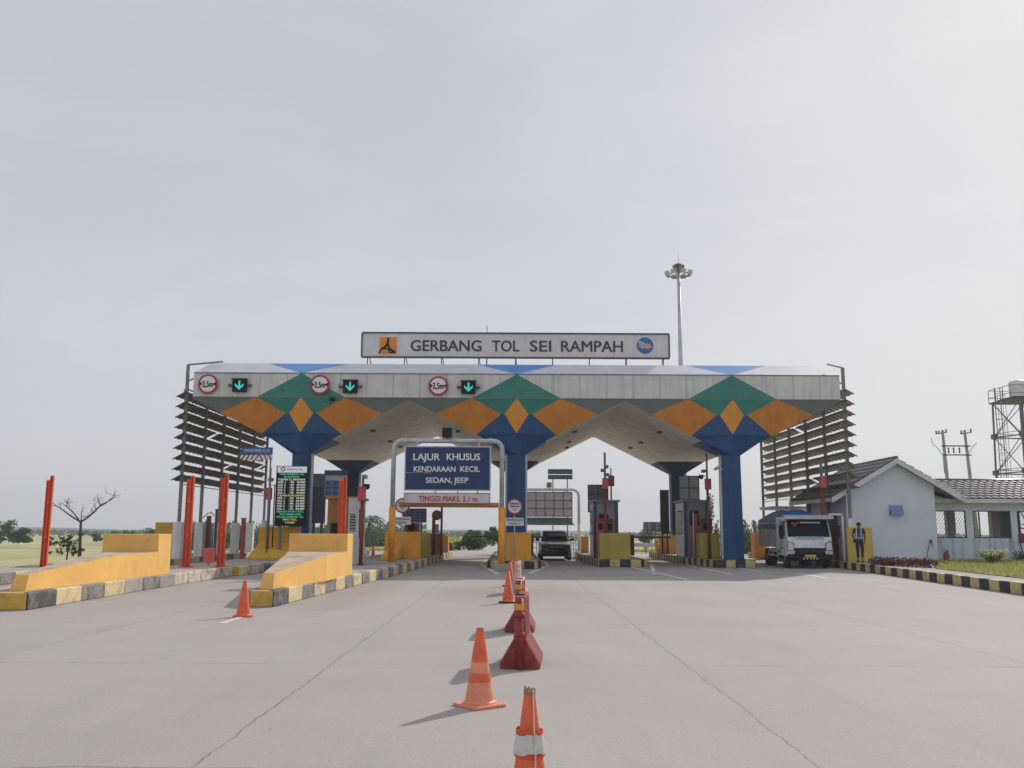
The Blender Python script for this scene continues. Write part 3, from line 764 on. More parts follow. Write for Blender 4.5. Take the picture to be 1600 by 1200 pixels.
wallbox('mustard wall block between the truck and the walking person', [(P(1312, 850, 43.9).x, P(1351, 850, 43.9).x, 42.9, 43.0, .31, P(1320, 824, 42.9).z)], mat('plain_yellow_wall', (.62, .45, .10), .75, .08, 1.1, .12, 30, dirt=(.35, .27, .08), dirt_amt=.5, streak=True))

# ================================================================== ORANGE POSTS
def orange_post(label, x, y, z0, h, rz=0, sx=.86):
    t = thing('orange_post', label, 'post', (x, y, z0), rz, group='red-orange steel posts'); t.scale = (sx, sx, 1)
    def channel(x0, x1, ya, hh, name):
        b = MB()
        w = x1 - x0; f = .02
        b.box(x0, x1, ya + .11, ya + .13, 0, hh); b.box(x0, x0 + f, ya, ya + .11, 0, hh); b.box(x1 - f, x1, ya, ya + .11, 0, hh)
        for z in (hh * .3, hh * .62, hh * .9): b.box(x0 + w / 2 - .02, x0 + w / 2 + .02, ya + .09, ya + .11, z - .03, z + .03)
        return b.build(name, orpost, t, .004)
    channel(-.155, .015, -.02, h - .14, 'short_channel'); channel(.0195, .155, -.06, h, 'tall_channel')
    b = MB(); b.box(-.26, .26, -.14, .2, 0, .02)
    for sx in (-.22, .22):
        for sy in (-.1, .16): b.cyl((sx, sy, .02), (sx, sy, .06), .015, n=6)
    b.build('base_plate', orpost, t)
    b = MB(); b.box(-.06, .09, -.045, .10, h * .33, h * .33 + .08); b.box(-.06, .09, -.045, .10, h * .7, h * .7 + .08); b.build('clamp', orpost, t, .004)
    return t
a = G(67, 890, .33); orange_post('red-orange post standing alone at far left by the bare tree', a.x, a.y, .33, P(77, 743, a.y).z - .33, sx=.72)
a = G(290, 886, .33); orange_post('red-orange post left of the small red box', a.x, a.y, .33, P(296, 743, a.y).z - .33, math.pi * 0)
a = G(344, 886, .33); orange_post('red-orange post right of the small red box', a.x, a.y, .33, P(349, 741, a.y).z - .33)
a = P(533, 850, 33.0); orange_post('red-orange post behind the yellow guard wall, in front of the booth', a.x, 33.0, .33, P(533, 744, 33.0).z - .33)
# small red box
c = G(326, 884, .33); o = tuple(c)
t = thing('junction_box', 'small pinkish red box on a short leg between two red-orange posts', 'junction box', o)
b = MB(o); b.box(c.x - .17, c.x + .17, c.y - .14, c.y + .14, c.z + .1, c.z + .62); b.build('body', mat('faded_red', (.72, .17, .12), .55, .1, 3), t, .01)
b = MB(o); b.box(c.x - .13, c.x + .13, c.y - .152, c.y - .14, c.z + .18, c.z + .56); b.build('door', mat('faded_red'
, (0, 0, 0)), t, .004)
b = MB(o); b.box(c.x - .04, c.x + .04, c.y - .04, c.y + .04, c.z, c.z + .1); b.build('leg', white, t)

# ================================================================== PORTAL FRAMES
YP = 38.6
o = (P(612, 870, YP).x, YP, .33); zt = P(700, 689, YP).z
xl, xr = P(613, 800, YP).x, P(784, 800, YP).x; zc = P(700, 793, YP).z
pf = thing('portal_frame', 'steel pipe portal frame with orange lower legs holding the blue LAJUR KHUSUS sign', 'height gauge', o)
b = MB(o); r = .10; cr = .36
path = [(xl, YP, zc)] + [(xl, YP, zt - cr)] + [(xl + cr * (1 - math.cos(R(a_))), YP, zt - cr + cr * math.sin(R(a_))) for a_ in (20, 40, 60, 80, 90)]
path += [(xr - cr * (1 - math.cos(R(a_))), YP, zt - cr + cr * math.sin(R(a_))) for a_ in (90, 80, 60, 40, 20)] + [(xr, YP, zt - cr), (xr, YP, zc)]
b.tube(path, r, 14)
for x in (xl + .5, xr - .5): b.cyl((x - .05, YP, zt), (x + .05, YP, zt), .125, n=14)
b.build('pipe_frame', steel, pf)
for x, zb in ((xl, .32), (xr, .0)):
    b = MB(o); b.cyl((x, YP, zb), (x, YP, zc), .135, n=16); b.build('leg', mat('orange_leg', (.88, .36, .02), .5, .08, 2, dirt=(.5, .2, .05), dirt_amt=.5, streak=True), pf)
b = MB(o); b.box(xr - .3, xr + .3, YP - .3, YP + .3, 0, .28); b.build('footing', conc, pf, .03)
zb_ = P(700, 789, YP).z
b = MB(o); b.cyl((xl + .3, YP, zb_), (xr - .12, YP, zb_), .10, n=12); b.build('height_bar', mat('orange_bar', (.60, .22, .03), .5, .1, 2, dirt=(.3, .33, .28), dirt_amt=.9, dirt_scale=3), pf)
b = MB(o)
for x in (xl + .55, xr - .5): b.cyl((x, YP, zb_), (x, YP, zb_ + .25), .02, n=6)
b.build('chain', dsteel, pf)
def board(name, label, cat, px0, px1, py0, py1, Y, fr, face, rows, fw=.04, lm=None, th=.05, grp=None, parent=None, bold=.02, back=None, thingloc=None):
    """flat sign panel with frame and raised letters; rows = (text, px centre, py baseline, px height, px width)"""
    a, d = P(px0, (py0 + py1) / 2, Y), P(px1, (py0 + py1) / 2, Y); xm = (px0 + px1) / 2
    z1, z0 = P(xm, py0, Y).z, P(xm, py1, Y).z
    o = thingloc or ((a.x + d.x) / 2, Y, z0)
    t = parent or thing(name, label, cat, o, group=grp)
    b = MB(o); b.box(a.x + fw * .9, d.x - fw * .9, Y - th * .3, Y + th * .5, z0 + fw * .9, z1 - fw * .9); b.build('panel', face, t)
    if fr:
        b = MB(o)
        for z in (z0, z1 - fw): b.box(a.x, d.x, Y - th * .5, Y + th * .6, z, z + fw)
        for x in (a.x, d.x - fw): b.box(x, x + fw, Y - th * .49, Y + th * .59, z0 + fw, z1 - fw)
        b.build('frame', fr, t)
    if rows:
        b = MB(o)
        for (s, cx, by, h, w) in rows:
            z = P(cx, by, Y).z; hh = P(cx, by - h, Y).z - z; ww = P(cx + w / 2, by, Y).x - P(cx - w / 2, by, Y).x
            b.text(s, P(cx, by, Y).x, z, Y - th * .3, hh, ww, 0, bold, .006)
        b.build('lettering', lm or signwhite, t)
    return t, o, (a.x, d.x, z0, z1)
lanesign, o, bb = board('lane_sign', 'large blue sign reading LAJUR KHUSUS KENDARAAN KECIL SEDAN, JEEP', 'sign', 632, 767, 697, 767, 38.35, steel, signblue,
    [('LAJUR', 666.5, 719, 10.5, 41), ('KHUSUS', 724, 719, 10.5, 52), ('KENDARAAN', 679, 737, 8.5, 65), ('KECIL', 734.5, 737, 8.5, 30), ('SEDAN, JEEP', 698.5, 754.5, 8.5, 66)], fw=.05)
b = MB(o)
for x in (bb[0] + .5, bb[1] - .5): b.bar((x, 38.42, bb[3]), (x, YP - .02, zt - .05), .05)
b.box(bb[0] + .06, bb[0] + 1.1, 38.325, 38.333, bb[2] + .73, bb[2] + .745)
b.build('hanger', steel, lanesign)
hs, o2, bb2 = board('height_sign', 'narrow grey sign reading TINGGI MAKS. 2,1 m under the blue sign', 'sign', 631, 766, 770, 787, 38.35, brownp, mat('sign_lilac_grey', (.64, .60, .61), .55, .05, 2),
    [('TINGGI MAKS. 2,1 m', 700, 783.5, 8.6, 91)], fw=.025, lm=mat('letter_red', (.50, .03, .03), .5, .05, 2), bold=.016)
b = MB(o2)
for px in (680, 715, 746): b.box(P(px, 770, 38.3).x - .02, P(px, 770, 38.3).x + .02, 38.36, 38.39, bb2[3], bb[2] + .01)
b.build('hanger', brownp, hs)
c = P(699, 677, YP); t = thing('alarm_horn', 'black box alarm fixed on top of the portal frame pipe', 'alarm', (c.x, YP, zt + r), 0)
o = (c.x, YP, zt + r); b = MB(o); b.box(c.x - .21, c.x + .2, YP - .18, YP + .1, zt + r + .04, zt + r + .44); b.build('housing', black, t, .02)
b = MB(o); b.cyl((c.x, YP, zt + r - .01), (c.x, YP, zt + r + .05), .05, n=8); b.box(c.x + .201, c.x + .25, YP - .2, YP + .0, zt + r + .06, zt + r + .46); b.build('bracket', gsteel, t)

# ---------- round toll signs on posts
def round_sign(label, px, py, Y, rpx, side, plate=True):
    c = P(px, py, Y); r = P(px + rpx, py, Y).x - c.x; o = (c.x, Y, .33)
    t = thing('toll_sign', label, 'road sign', o, group='round toll signs')
    b = MB(o); b.disc((c.x, c.z), r, Y - .02, Y + .01, 36, 0); b.disc((c.x, c.z), r * .80, Y - .026, Y - .01, 36, 1)
    b.box(c.x - r * .62, c.x + r * .62, Y - .032, Y - .026, c.z - r * .06, c.z + r * .06, 2)
    b.text('GERBANG', c.x, c.z + r * .24, Y - .026, r * .26, r * 1.15, 2, .02, .003); b.text('TOL', c.x, c.z - r * .5, Y - .026, r * .24, r * .5, 2, 0, .003)
    b.build('sign_face', [signred, signwhite, letter_k], t)
    b = MB(o); b.cyl((c.x, Y + .05, .33), (c.x, Y + .05, c.z + r * .7), .03, n=8); b.build('pole', steel, t)
    if plate:
        zz = P(px, py + 17.5, Y).z; z2 = P(px, py + 30, Y).z; hw = (P(px + 14.5, py, Y).x - c.x); px_ = c.x + side
        b = MB(o); b.box(px_ - hw, px_ + hw, Y - .02, Y + .01, z2, zz, 0)
        b.text('TEMPELKAN', px_, z2 + (zz - z2) * .58, Y - .02, (zz - z2) * .27, hw * 1.75, 1, .01, .003)
        b.text('KARTU', px_, z2 + (zz - z2) * .14, Y - .02, (zz - z2) * .27, hw * 1.1, 1, .01, .003)
        b.build('plate', [signwhite, letter_k], t)
round_sign('red rimmed round sign with TEMPELKAN KARTU plate behind the portal frame left leg', 629, 790, 42.0, 11.8, -.03)
round_sign('red rimmed round GERBANG TOL sign with TEMPELKAN KARTU plate on the middle blue column', 804, 791.5, 41.7, 12.6, 0)
# ================================================================== TARIFF BOARD
led_g = mat('led_green', (.10, .62, .34), .6, .02, 1, emit=.30); led_w = mat('led_white', (.75, .8, .74), .6, .02, 1, emit=.30); led_y = mat('led_yellow', (.8, .78, .25), .6, .02, 1, emit=.2)
YT = 41.4
a, d = P(430, 776, YT), P(479, 776, YT); z1 = P(455, 728, YT).z; z0 = P(455, 822, YT).z; zh = P(455, 738.5, YT).z
o = ((a.x + d.x) / 2, YT, 1.7)
t = thing('tariff_board', 'tall black electronic tariff board with green and white rows under a white header', 'tariff board', o)
b = MB(o); b.box(a.x, d.x, YT, YT + .28, z0, z1); b.build('cabinet', black, t, .015)
b = MB(o); b.box(a.x + .05, d.x - .03, YT - .012, YT, zh, z1 - .03, 0)
cx = (a.x + d.x) / 2
b.text('GERBANG TOL', cx + .13, zh + .1, YT - .012, .09, .72, 1, .0, .003)
b.disc((a.x + .3, (zh + z1) / 2), .1, YT - .016, YT - .012, 18, 1); b.disc((a.x + .3, (zh + z1) / 2), .06, YT - .018, YT - .012, 18, 0)
b.build('header', [mat('header_white_glow', (.68, .70, .78), .5, .03, 2, emit=.28), letter_k], t)  # emission added so the header reads brighter
def row(mb, s, zi, w, al='c', x=None, mi=0):
    h_ = (zh - z0) / 20.0
    mb.text(s, cx if x is None else x, zh - h_ * (zi + .9), YT, h_ * .66, w, mi, .03, .004, al)
W_ = d.x - a.x
b = MB(o)
row(b, 'TARIF GERBANG TOL', 0, W_ * .8); row(b, 'SEI RAMPAH', 1, W_ * .5)
row(b, 'BERLAKU KATA E-TOLL', 14, W_ * .86); row(b, 'SAAT MASUK DAN', 15, W_ * .66); row(b, 'KELUAR GERBANG TOL', 16, W_ * .86)
b.build('green_text', led_g, t)
b = MB(o); row(b, 'TUJUAN T.J. MORAWA', 2, W_ * .88); b.build('price_row', led_w, t)
vals = ['49.000', '69.000', '69.000', '92.000', '92.000', '42.000', '62.000', '62.000', '84.000', '84.000']
for i in range(10):
    zi = 3 + i + (1 if i >= 5 else 0); b = MB(o)
    row(b, 'GOL. ' + str(i % 5 + 1), zi, W_ * .24, 'l', a.x + W_ * .07); row(b, ': RP.', zi, W_ * .16, 'l', a.x + W_ * .44); row(b, vals[i], zi, W_ * .27, 'l', a.x + W_ * .67); b.build('price_row', led_w, t)
b = MB(o); row(b, 'TUJUAN KUALANAMU', 8, W_ * .88); b.build('price_row', led_y, t); b = MB(o); row(b, 'INFO TOLL', 17, W_ * .45); b.build('yellow_text', led_y, t); b = MB(o); row(b, '14080', 18.1, W_ * .3); b.build('yellow_text', led_y, t)
b = MB(o)
for x in (a.x + .25, d.x - .25): b.box(x - .05, x + .05, YT + .08, YT + .18, .7, z0)
b.build('leg', gsteel, t)

# ---------- small blue sign with striped height bar beside the left screen
st, o, bb = board('height_sign', 'small blue sign above a red and white striped bar beside left sun screen', 'sign', 377, 426, 699, 709.5, 41.0, None, mat('sign_mid_blue', (.03, .12, .34), .5, .08, 1.5),
                  [('TINGGI MAKS. 2,1 M', 401, 706, 4.2, 40)], fw=.0, bold=0)
b = MB(o); za, zb2 = P(401, 711, 41).z, P(401, 719, 41).z
b.box(bb[0], bb[1], 40.985, 41.03, zb2, za, 0)
n = 7
for i in range(n):
    x = bb[0] + (bb[1] - bb[0]) * (i + .5) / n; sl = .07 * (-1 if i < n / 2 else 1)
    b.prismY([(x - .035 - -sl * -1, zb2), (x + .035 + sl, zb2), (x + .035 - sl, za), (x - .035 - sl, za)] if False else [(x + sl - .035, zb2), (x + sl + .035, zb2), (x - sl + .035, za), (x - sl - .035, za)], 40.978, 40.985, 1)
b.build('striped_bar', [signwhite, brownp], st)
b = MB(o)
for x in (bb[0] + .55, bb[1] - .55): b.box(x - .02, x + .02, 41.03, 41.07, zb2, bb[3])
b.cyl((bb[1] - .1, 41.12, .33), (bb[1] - .1, 41.12, bb[3]), .035, n=8); b.bar((bb[0] + .3, 41.1, (bb[2] + za) / 2), (bb[1] - .05, 41.1, (bb[2] + za) / 2), .04); b.build('pole', gsteel, st)

# ---------- camera poles
def cam_pole(label, px, Y, ytop, ybox, cams, zb=.33, rr=.06, boxm=redp, pm=brownp, grp='camera poles on the toll islands'):
    c = P(px, 860, Y); x = c.x; zt = P(px, ytop, Y).z; o = (x, Y, zb)
    t = thing('camera_pole', label, 'camera pole', o, group=grp)
    b = MB(o); zb2 = P(px, ybox, Y).z
    b.cyl((x, Y, zb), (x, Y, zb2), rr, n=10, mi=0); b.cyl((x, Y, zb2), (x, Y, zt), rr * .75, n=10, mi=1); b.box(x - .15, x + .15, Y - .15, Y + .15, zb, zb + .02, 0)
    b.build('pole', [pm, gsteel], t)
    b = MB(o); b.box(x - .14, x + .14, Y - .26, Y - .06, zb2 - .25, zb2 + .25); b.box(x - .15, x + .15, Y - .28, Y - .05, zb2 + .25, zb2 + .27); b.build('control_box', boxm, t, .01)
    for (dx, dz, kind) in cams:
        z = zb2 + dz
        b = MB(o); b.bar((x, Y, z), (x + dx, Y - .1, z + .02), .035); b.build('arm', gsteel, t)
        b = MB(o); xx = x + dx
        if kind == 'b': b.box(xx - .08, xx + .08, Y - .38, Y - .0, z - .06, z + .08); b.cyl((xx, Y - .4, z + .01), (xx, Y - .37, z + .01), .05, n=10)
        else: b.ell((xx, Y - .1, z - .06), (.11, .11, .10), 12); b.cyl((xx, Y - .1, z - .02), (xx, Y - .1, z + .05), .11, n=12)
        b.build('camera', gsteel if kind == 'b' else black, t)
    return t
cam_pole('brown camera pole with red box beside the left sun screen', 417, 41.6, 731, 772, [(.08, .62, 'b')], rr=.07)
cam_pole('dark red camera pole with red box right of the booth behind the yellow guard wall', 564, 34.8, 742, 772, [(.1, .62, 'b'), (.17, .32, 'd')], rr=.075)
cam_pole('camera pole with red box above the grey booth on the fourth island', 946.5, 44.9, 707, 756, [(-.13, .62, 'b'), (.06, .8, 'b')], rr=.07)
cam_pole('brown camera pole with red box between right rear and right front columns', 1108, 45.0, 708, 757, [(-.2, .62, 'b'), (-.3, .4, 'd')], rr=.06)
cam_pole('brown camera pole with red box in front of the right sun screen', 1289, 43.6, 725, 754, [(0.02, .5, 'b')], rr=.09, zb=.31)
cam_pole('thin camera pole without much on it, right of the fourth island booth', 956, 46.5, 731, 752, [(-.2, .3, 'b')], rr=.04, boxm=brownp)
# thin dark lamp pole left of tariff board
c = P(425, 860, 41.8); o = (c.x, 41.8, .33); zt = P(426, 757, 41.8).z
t = thing('camera_pole', 'thin black pole with a short cross arm left of the tariff board', 'camera pole', o)
b = MB(o); b.cyl((c.x, 41.8, .33), (c.x, 41.8, zt), .025, n=8); b.bar((c.x - .15, 41.8, zt - .03), (c.x + .22, 41.8, zt - .03), .03); b.build('pole', black, t)
b = MB(o); b.box(c.x + .02, c.x + .12, 41.7, 41.9, zt - .1, zt - .02); b.build('camera', signwhite, t)
# security camera on the right front column
c = P(1120, 732, 43.3); t = thing('security_camera', 'grey bullet camera bracketed on the left side of the right blue column', 'camera', c)
b = MB(c); b.bar((c.x - .12, c.y - .15, c.z - .05), (c.x + .14, c.y + .1, c.z + .07), .12, .12); b.build('housing', steel, t, .01)
b = MB(c); b.bar((c.x + .1, c.y + .08, c.z), (c.x + .32, c.y + .12, c.z - .04), .04); b.build('arm', steel, t)

# ================================================================== BOOTHS
booth_g = mat('booth_grey', (.22, .23, .25), .45, .08, 2, dirt=(.12, .12, .13), dirt_amt=.4)
booth_b = mat('booth_blue', (.03, .06, .15), .45, .08, 2)
booth_w = mat('booth_white', (.55, .56, .57), .45, .06, 2, dirt=(.3, .3, .3), dirt_amt=.4)
def booth(label, x0, x1, y0, y1, z0, z1, frontm, rightm, leftm, fw=(.35, .72, .45, .75), cornerm=booth_b):
    o = ((x0 + x1) / 2, y0, z0); t = thing('toll_booth', label, 'toll booth', o, group='toll booths on the islands')
    b = MB(o)
    b.box(x0, x1, y0, y1, z0, z1 - .1, 0)
    b.build('cabin', [frontm], t, .01)
    b = MB(o); b.box(x0 - .012, x0, y0 + .1, y1 - .1, z0 + .05, z1 - .15, 0); b.build('side_panel', leftm, t)
    b = MB(o); b.box(x1, x1 + .012, y0 + .1, y1 - .1, z0 + .05, z1 - .15, 0); b.build('side_panel', rightm, t)
    b = MB(o)
    for xx in (x0, x1 - .14): b.box(xx - .015, xx + .155, y0 - .015, y0 + .1, z0, z1 - .1)
    b.build('corner_post', cornerm, t)
    b = MB(o); b.box(x0 - .1, x1 + .1, y0 - .15, y1 + .1, z1 - .1, z1); b.build('roof', frontm if frontm is not booth_b else booth_g, t, .02)
    w, h = x1 - x0, z1 - z0
    f = (x0 + w * fw[0], x0 + w * fw[1], z0 + h * fw[2], z0 + h * fw[3])
    b = MB(o); b.box(f[0], f[1], y0 - .02, y0 - .002, f[2], f[3], 0); wn = b.build('window', dsteel, t)
    b = MB(o); b.box(f[0] + .05, f[1] - .05, y0 - .026, y0 - .0201, f[2] + .05, f[3] - .05); b.build('pane', glass_d, wn)
    for xx, s in ((x0 - .012, -1), (x1 + .012, 1)):
        b = MB(o); ya = y0 + (y1 - y0) * .2; yb_ = y0 + (y1 - y0) * .8; xa = xx + (s * .012)
        b.box(min(xx, xa), max(xx, xa), ya, yb_, z0 + h * .4, z0 + h * .82, 0); wn = b.build('window', dsteel, t)
        b = MB(o); xb = xa + s * .006; b.box(min(xa, xb), max(xa, xb), ya + .06, yb_ - .06, z0 + h * .43, z0 + h * .79); b.build('pane', glass_d, wn)
    b = MB(o); b.box(x0 + w * .38, x0 + w * .62, y0 - .22, y0 - .02, z0 + .05, z0 + h * .34); b.build('equipment_cabinet', brownp if frontm is not booth_w else booth_g, t, .01)
    return t
booth_o = mat('booth_ochre', (.30, .15, .03), .6, .1, 1.5)
bx = booth('ochre booth with white right side behind the red-orange post, on second island', -6.95, -5.85, 35.5, 37.6, .33, P(530, 776, 35.5).z, booth_o, booth_w, booth_w, fw=(.08, .55, .05, .62), cornerm=booth_o)
b = MB(bx.location); b.box(-5.838, -5.81, 35.55, 35.65, .4, 2.7); b.build('corner_post', signwhite, bx)
# white front strip with grille to the right of that booth
c0, c1 = P(545, 800, 35.3), P(559, 800, 35.3); o = (c0.x, 35.3, .33)
t = thing('equipment_cabinet', 'white cabinet with a dark grille standing right of the ochre booth', 'cabinet', o)
b = MB(o); b.box(c0.x, c1.x, 35.2, 35.45, .33, P(550, 778, 35.2).z); b.build('body', booth_w, t, .01)
b = MB(o); zz0, zz1 = P(552, 830, 35.2).z, P(552, 803, 35.2).z; b.box(c0.x + .07, c1.x - .06, 35.185, 35.2, zz0, zz1)
for i in range(6):
    z = zz0 + (zz1 - zz0) * (i + .5) / 6; b.box(c0.x + .075, c1.x - .065, 35.17, 35.185, z - .015, z + .015, 1)
b.build('grille', [dsteel, booth_w], t)
b4 = booth('dark grey toll booth behind the olive wall on the fourth island', P(928, 850, 46).x, P(966, 850, 46).x, 46, 48.2, .33, P(945, 781, 46).z, booth_g, booth_g, white, fw=(.2, .62, .48, .76))
b5 = booth('grey toll booth with shiny white left side near the right blue column', P(1070, 850, 47.5).x, P(1108, 850, 47.5).x, 47.5, 50.0, .33, P(1090, 781, 47.5).z, booth_g, booth_b, signwhite, fw=(.22, .62, .55, .82))
b = MB(b5.location); x = P(1086, 850, 47.2).x; b.box(x - .11, x + .11, 47.0, 47.2, .33, 2.5); b.build('ticket_machine', redp, b5, .01)
x = P(1083.5, 850, 47).x; b = MB(b5.location); b.cyl((x, 46.9, .33), (x, 46.9, 2.6), .025, n=8); b.build('handrail', signwhite, b5)
# red and brown equipment on island four
for px, Y, y0_, w_, m_, lb in ((938, 45.4, 811, .18, redp, 'red ticket machine left of camera pole on the fourth island'), (953, 45.4, 812, .16, brownp, 'dark red ticket machine right of the camera pole on the fourth island'), (1104, 46.3, 812, .28, brownp, 'brown cabinet between grey booth and right blue column')):
    c = P(px, 850, Y); o = (c.x, Y, .33); z = P(px, y0_, Y).z
    t = thing('ticket_machine', lb, 'ticket machine', o)
    b = MB(o); b.box(c.x - w_, c.x + w_, Y - .15, Y + .15, .33, z); b.build('body', m_, t, .015)
    b = MB(o); b.box(c.x - w_ * .6, c.x + w_ * .6, Y - .165, Y - .15, z - .5, z - .2); b.build('screen', glass_d, t)
    b = MB(o); b.box(c.x - w_ * 1.1, c.x + w_ * 1.1, Y - .3, Y + .2, z, z + .03); b.build('visor', m_, t)

# boards seen between the left column and the booth
def backboard(name, label, cat, px0, px1, py0, py1, Y, face, cols, rows, gm, zb=.33, legs=True, extra=None):
    a, d = P(px0, (py0 + py1) / 2, Y), P(px1, (py0 + py1) / 2, Y); z1, z0 = P((px0 + px1) / 2, py0, Y).z, P((px0 + px1) / 2, py1, Y).z
    o = ((a.x + d.x) / 2, Y, zb); t = thing(name, label, cat, o)
    b = MB(o); b.box(a.x, d.x, Y, Y + .06, z0, z1); b.build('panel', face, t)
    b = MB(o)
    for i in range(cols + 1):
        x = a.x + (d.x - a.x) * i / cols; b.box(x - .022, x + .022, Y - .035, Y - .001, z0 - .01, z1 + .01)
    for j in range(rows + 1):
        z = z0 + (z1 - z0) * j / rows; b.box(a.x - .022, d.x + .022, Y - .055, Y - .0351, z - .022, z + .022)
    b.build('rib', gm, t)
    if legs:
        b = MB(o)
        for x in (a.x + (d.x - a.x) * .2, a.x + (d.x - a.x) * .8): b.box(x - .04, x + .04, Y + .061, Y + .14, zb, z1 - .1)
        b.build('leg', gm, t)
    return t, o, (a.x, d.x, z0, z1)
lil = mat('panel_violet_blue', (.09, .095, .25), .5, .1, 2); gridm = mat('panel_grid_grey', (.16, .17, .22), .5, .1, 2)
backboard('information_board', 'tall violet blue panel board right beside the left blue column', 'board', 487.5, 508, 761, 817, 45.0, lil, 4, 12, gridm)
backboard('information_board', 'grey slatted panel on top of the violet blue board by left column', 'board', 487.5, 508, 741, 760, 45.2, mat('panel_grey', (.36, .37, .38), .5, .1, 2), 1, 5, gridm)
t, o, bb = backboard('information_board', 'blue and grey board with dark blue header above the ochre booth', 'board', 508, 541, 751, 775, 38.2, mat('panel_blue', (.02, .11, .27), .5, .1, 2), 3, 3, gridm)
b = MB(o); b.box(bb[0], bb[1], 38.2, 38.26, P(525, 751, 38.2).z + .03, P(525, 742, 38.2).z, 0); b.box(bb[0] - .03, bb[1] + .03, 38.1, 38.26, P(525, 742, 38.2).z + .002, P(525, 735, 38.2).z, 1); b.build('header', [mat('panel_grey', (.36,) * 3), p_dblue], t)
backboard('information_board', 'small blue gridded board behind the round sign and portal frame', 'board', 629, 666, 795, 816, 47.0, mat('panel_blue_b', (.05, .09, .27), .5, .1, 2), 4, 5, gridm)
backboard('information_board', 'grey gridded panel rising behind the fourth island booth', 'board', 919, 950, 758, 800, 50.0, mat('panel_grey_d', (.17, .18, .17), .5, .1, 2), 2, 3, dsteel)
backboard('information_board', 'pale glassy gridded panel on top of the booth near the right column', 'board', 1061, 1092, 744, 781, 50.4, mat('panel_pale', (.42, .44, .46), .5, .06, 2), 2, 2, dsteel)
backboard('information_board', 'dark ribbed tall cabinet left of the right rear column', 'board', 1032, 1045, 766, 834, 56.4, mat('panel_dark', (.05, .055, .06), .5, .1, 2), 5, 1, dsteel)
# brown round sign back
c = P(682.5, 805, 50); o = (c.x, 50, .33); t = thing('toll_sign', 'brown back of a round sign on a red post behind the portal frame', 'road sign', o)
b = MB(o); b.disc((c.x, c.z), .27, 49.98, 50.02, 28); b.build('sign_back', mat('sign_back_brown', (.27, .17, .12), .6, .1, 3), t)
b = MB(o); b.box(c.x - .17, c.x + .12, 49.98, 50.02, P(682, 833, 50).z, P(682, 819, 50).z); b.build('plate', mat('sign_back_grey', (.5, .47, .4), .6, .1, 3), t)
b = MB(o); b.cyl((c.x - .15, 49.9, .33), (c.x - .15, 49.9, c.z), .09, n=10); b.cyl((c.x + .27, 49.9, .33), (c.x + .27, 49.9, P(682, 790, 50).z), .06, n=10); b.build('pole', brownp, t)
# dark cabinet under the blue gridded board
c = P(643, 830, 46); o = (c.x, 46, .33); t = thing('ticket_machine', 'dark red and green ticket machine behind the broad orange-yellow wall', 'ticket machine', o)
b = MB(o); b.box(c.x - .35, c.x + .35, 46, 46.4, .33, P(643, 817, 46).z); b.build('body', brownp, t, .01); b = MB(o); b.box(c.x - .2, c.x + .15, 45.985, 46, 1.6, 1.95); b.build('screen', glass_d, t)
# posts and small things in the left lane between the screens
for px, Y, yt, lb, m_ in ((324.5, 46.5, 806, 'brown post with a curved striped top beside left screen plinth', brownp), (336, 47.5, 797, 'thin dark post behind the orange post, left lane', dsteel), (379, 47, 811, 'dark red post between the white plinths of the left sun screen', redp),
                          (411, 44.5, 815, 'white post beside the brown camera pole in the left lane', white)):
    c = P(px, 850, Y); o = (c.x, Y, .05); z = P(px, yt, Y).z; t = thing('marker_post', lb, 'post', o)
    w = .06 if px == 336 else .13
    b = MB(o); b.box(c.x - w * .7, c.x + w * .7, Y - .1, Y + .1, .05, z); b.build('shaft', m_, t, .01)
    if px == 324.5:
        b = MB(o); b.tube([(c.x - .3, Y, z - .1), (c.x - .1, Y, z + .12), (c.x + .12, Y, z + .16), (c.x + .25, Y, z + .0)], .035, 8); b.build('bent_top', signwhite, t)
    else:
        b = MB(o); b.box(c.x - w * .9, c.x + w * .9, Y - .13, Y + .13, z, z + .05); b.build('cap', m_, t)
# barrier arms
def arm(label, pxa, pxb, py, Y):
    a, d = P(pxa, py, Y), P(pxb, py, Y); o = (d.x, Y, .33); t = thing('barrier_arm', label, 'barrier arm', o, group='lowered barrier arms')
    b = MB(o); n = 10
    for i in range(n):
        p, q = a.lerp(d, i / n), a.lerp(d, (i + 1) / n - .002); b.bar(p, q, .05, .10, i % 2)
    b.build('boom', [brownp, mat('arm_grey', (.12, .12, .12), .6, .1, 2)], t)
    b = MB(o); b.box(d.x - .15, d.x + .15, Y - .2, Y + .2, .33, a.z + .12); b.build('motor_box', brownp, t, .02)
arm('lowered barrier arm across the lane under the portal frame', 738, 782, 838.5, 50); arm('lowered barrier arm across the lane in front of the black car', 852, 829, 839.5, 50.5); arm('lowered barrier arm right of the fourth island', 1048, 986, 839.5, 51)

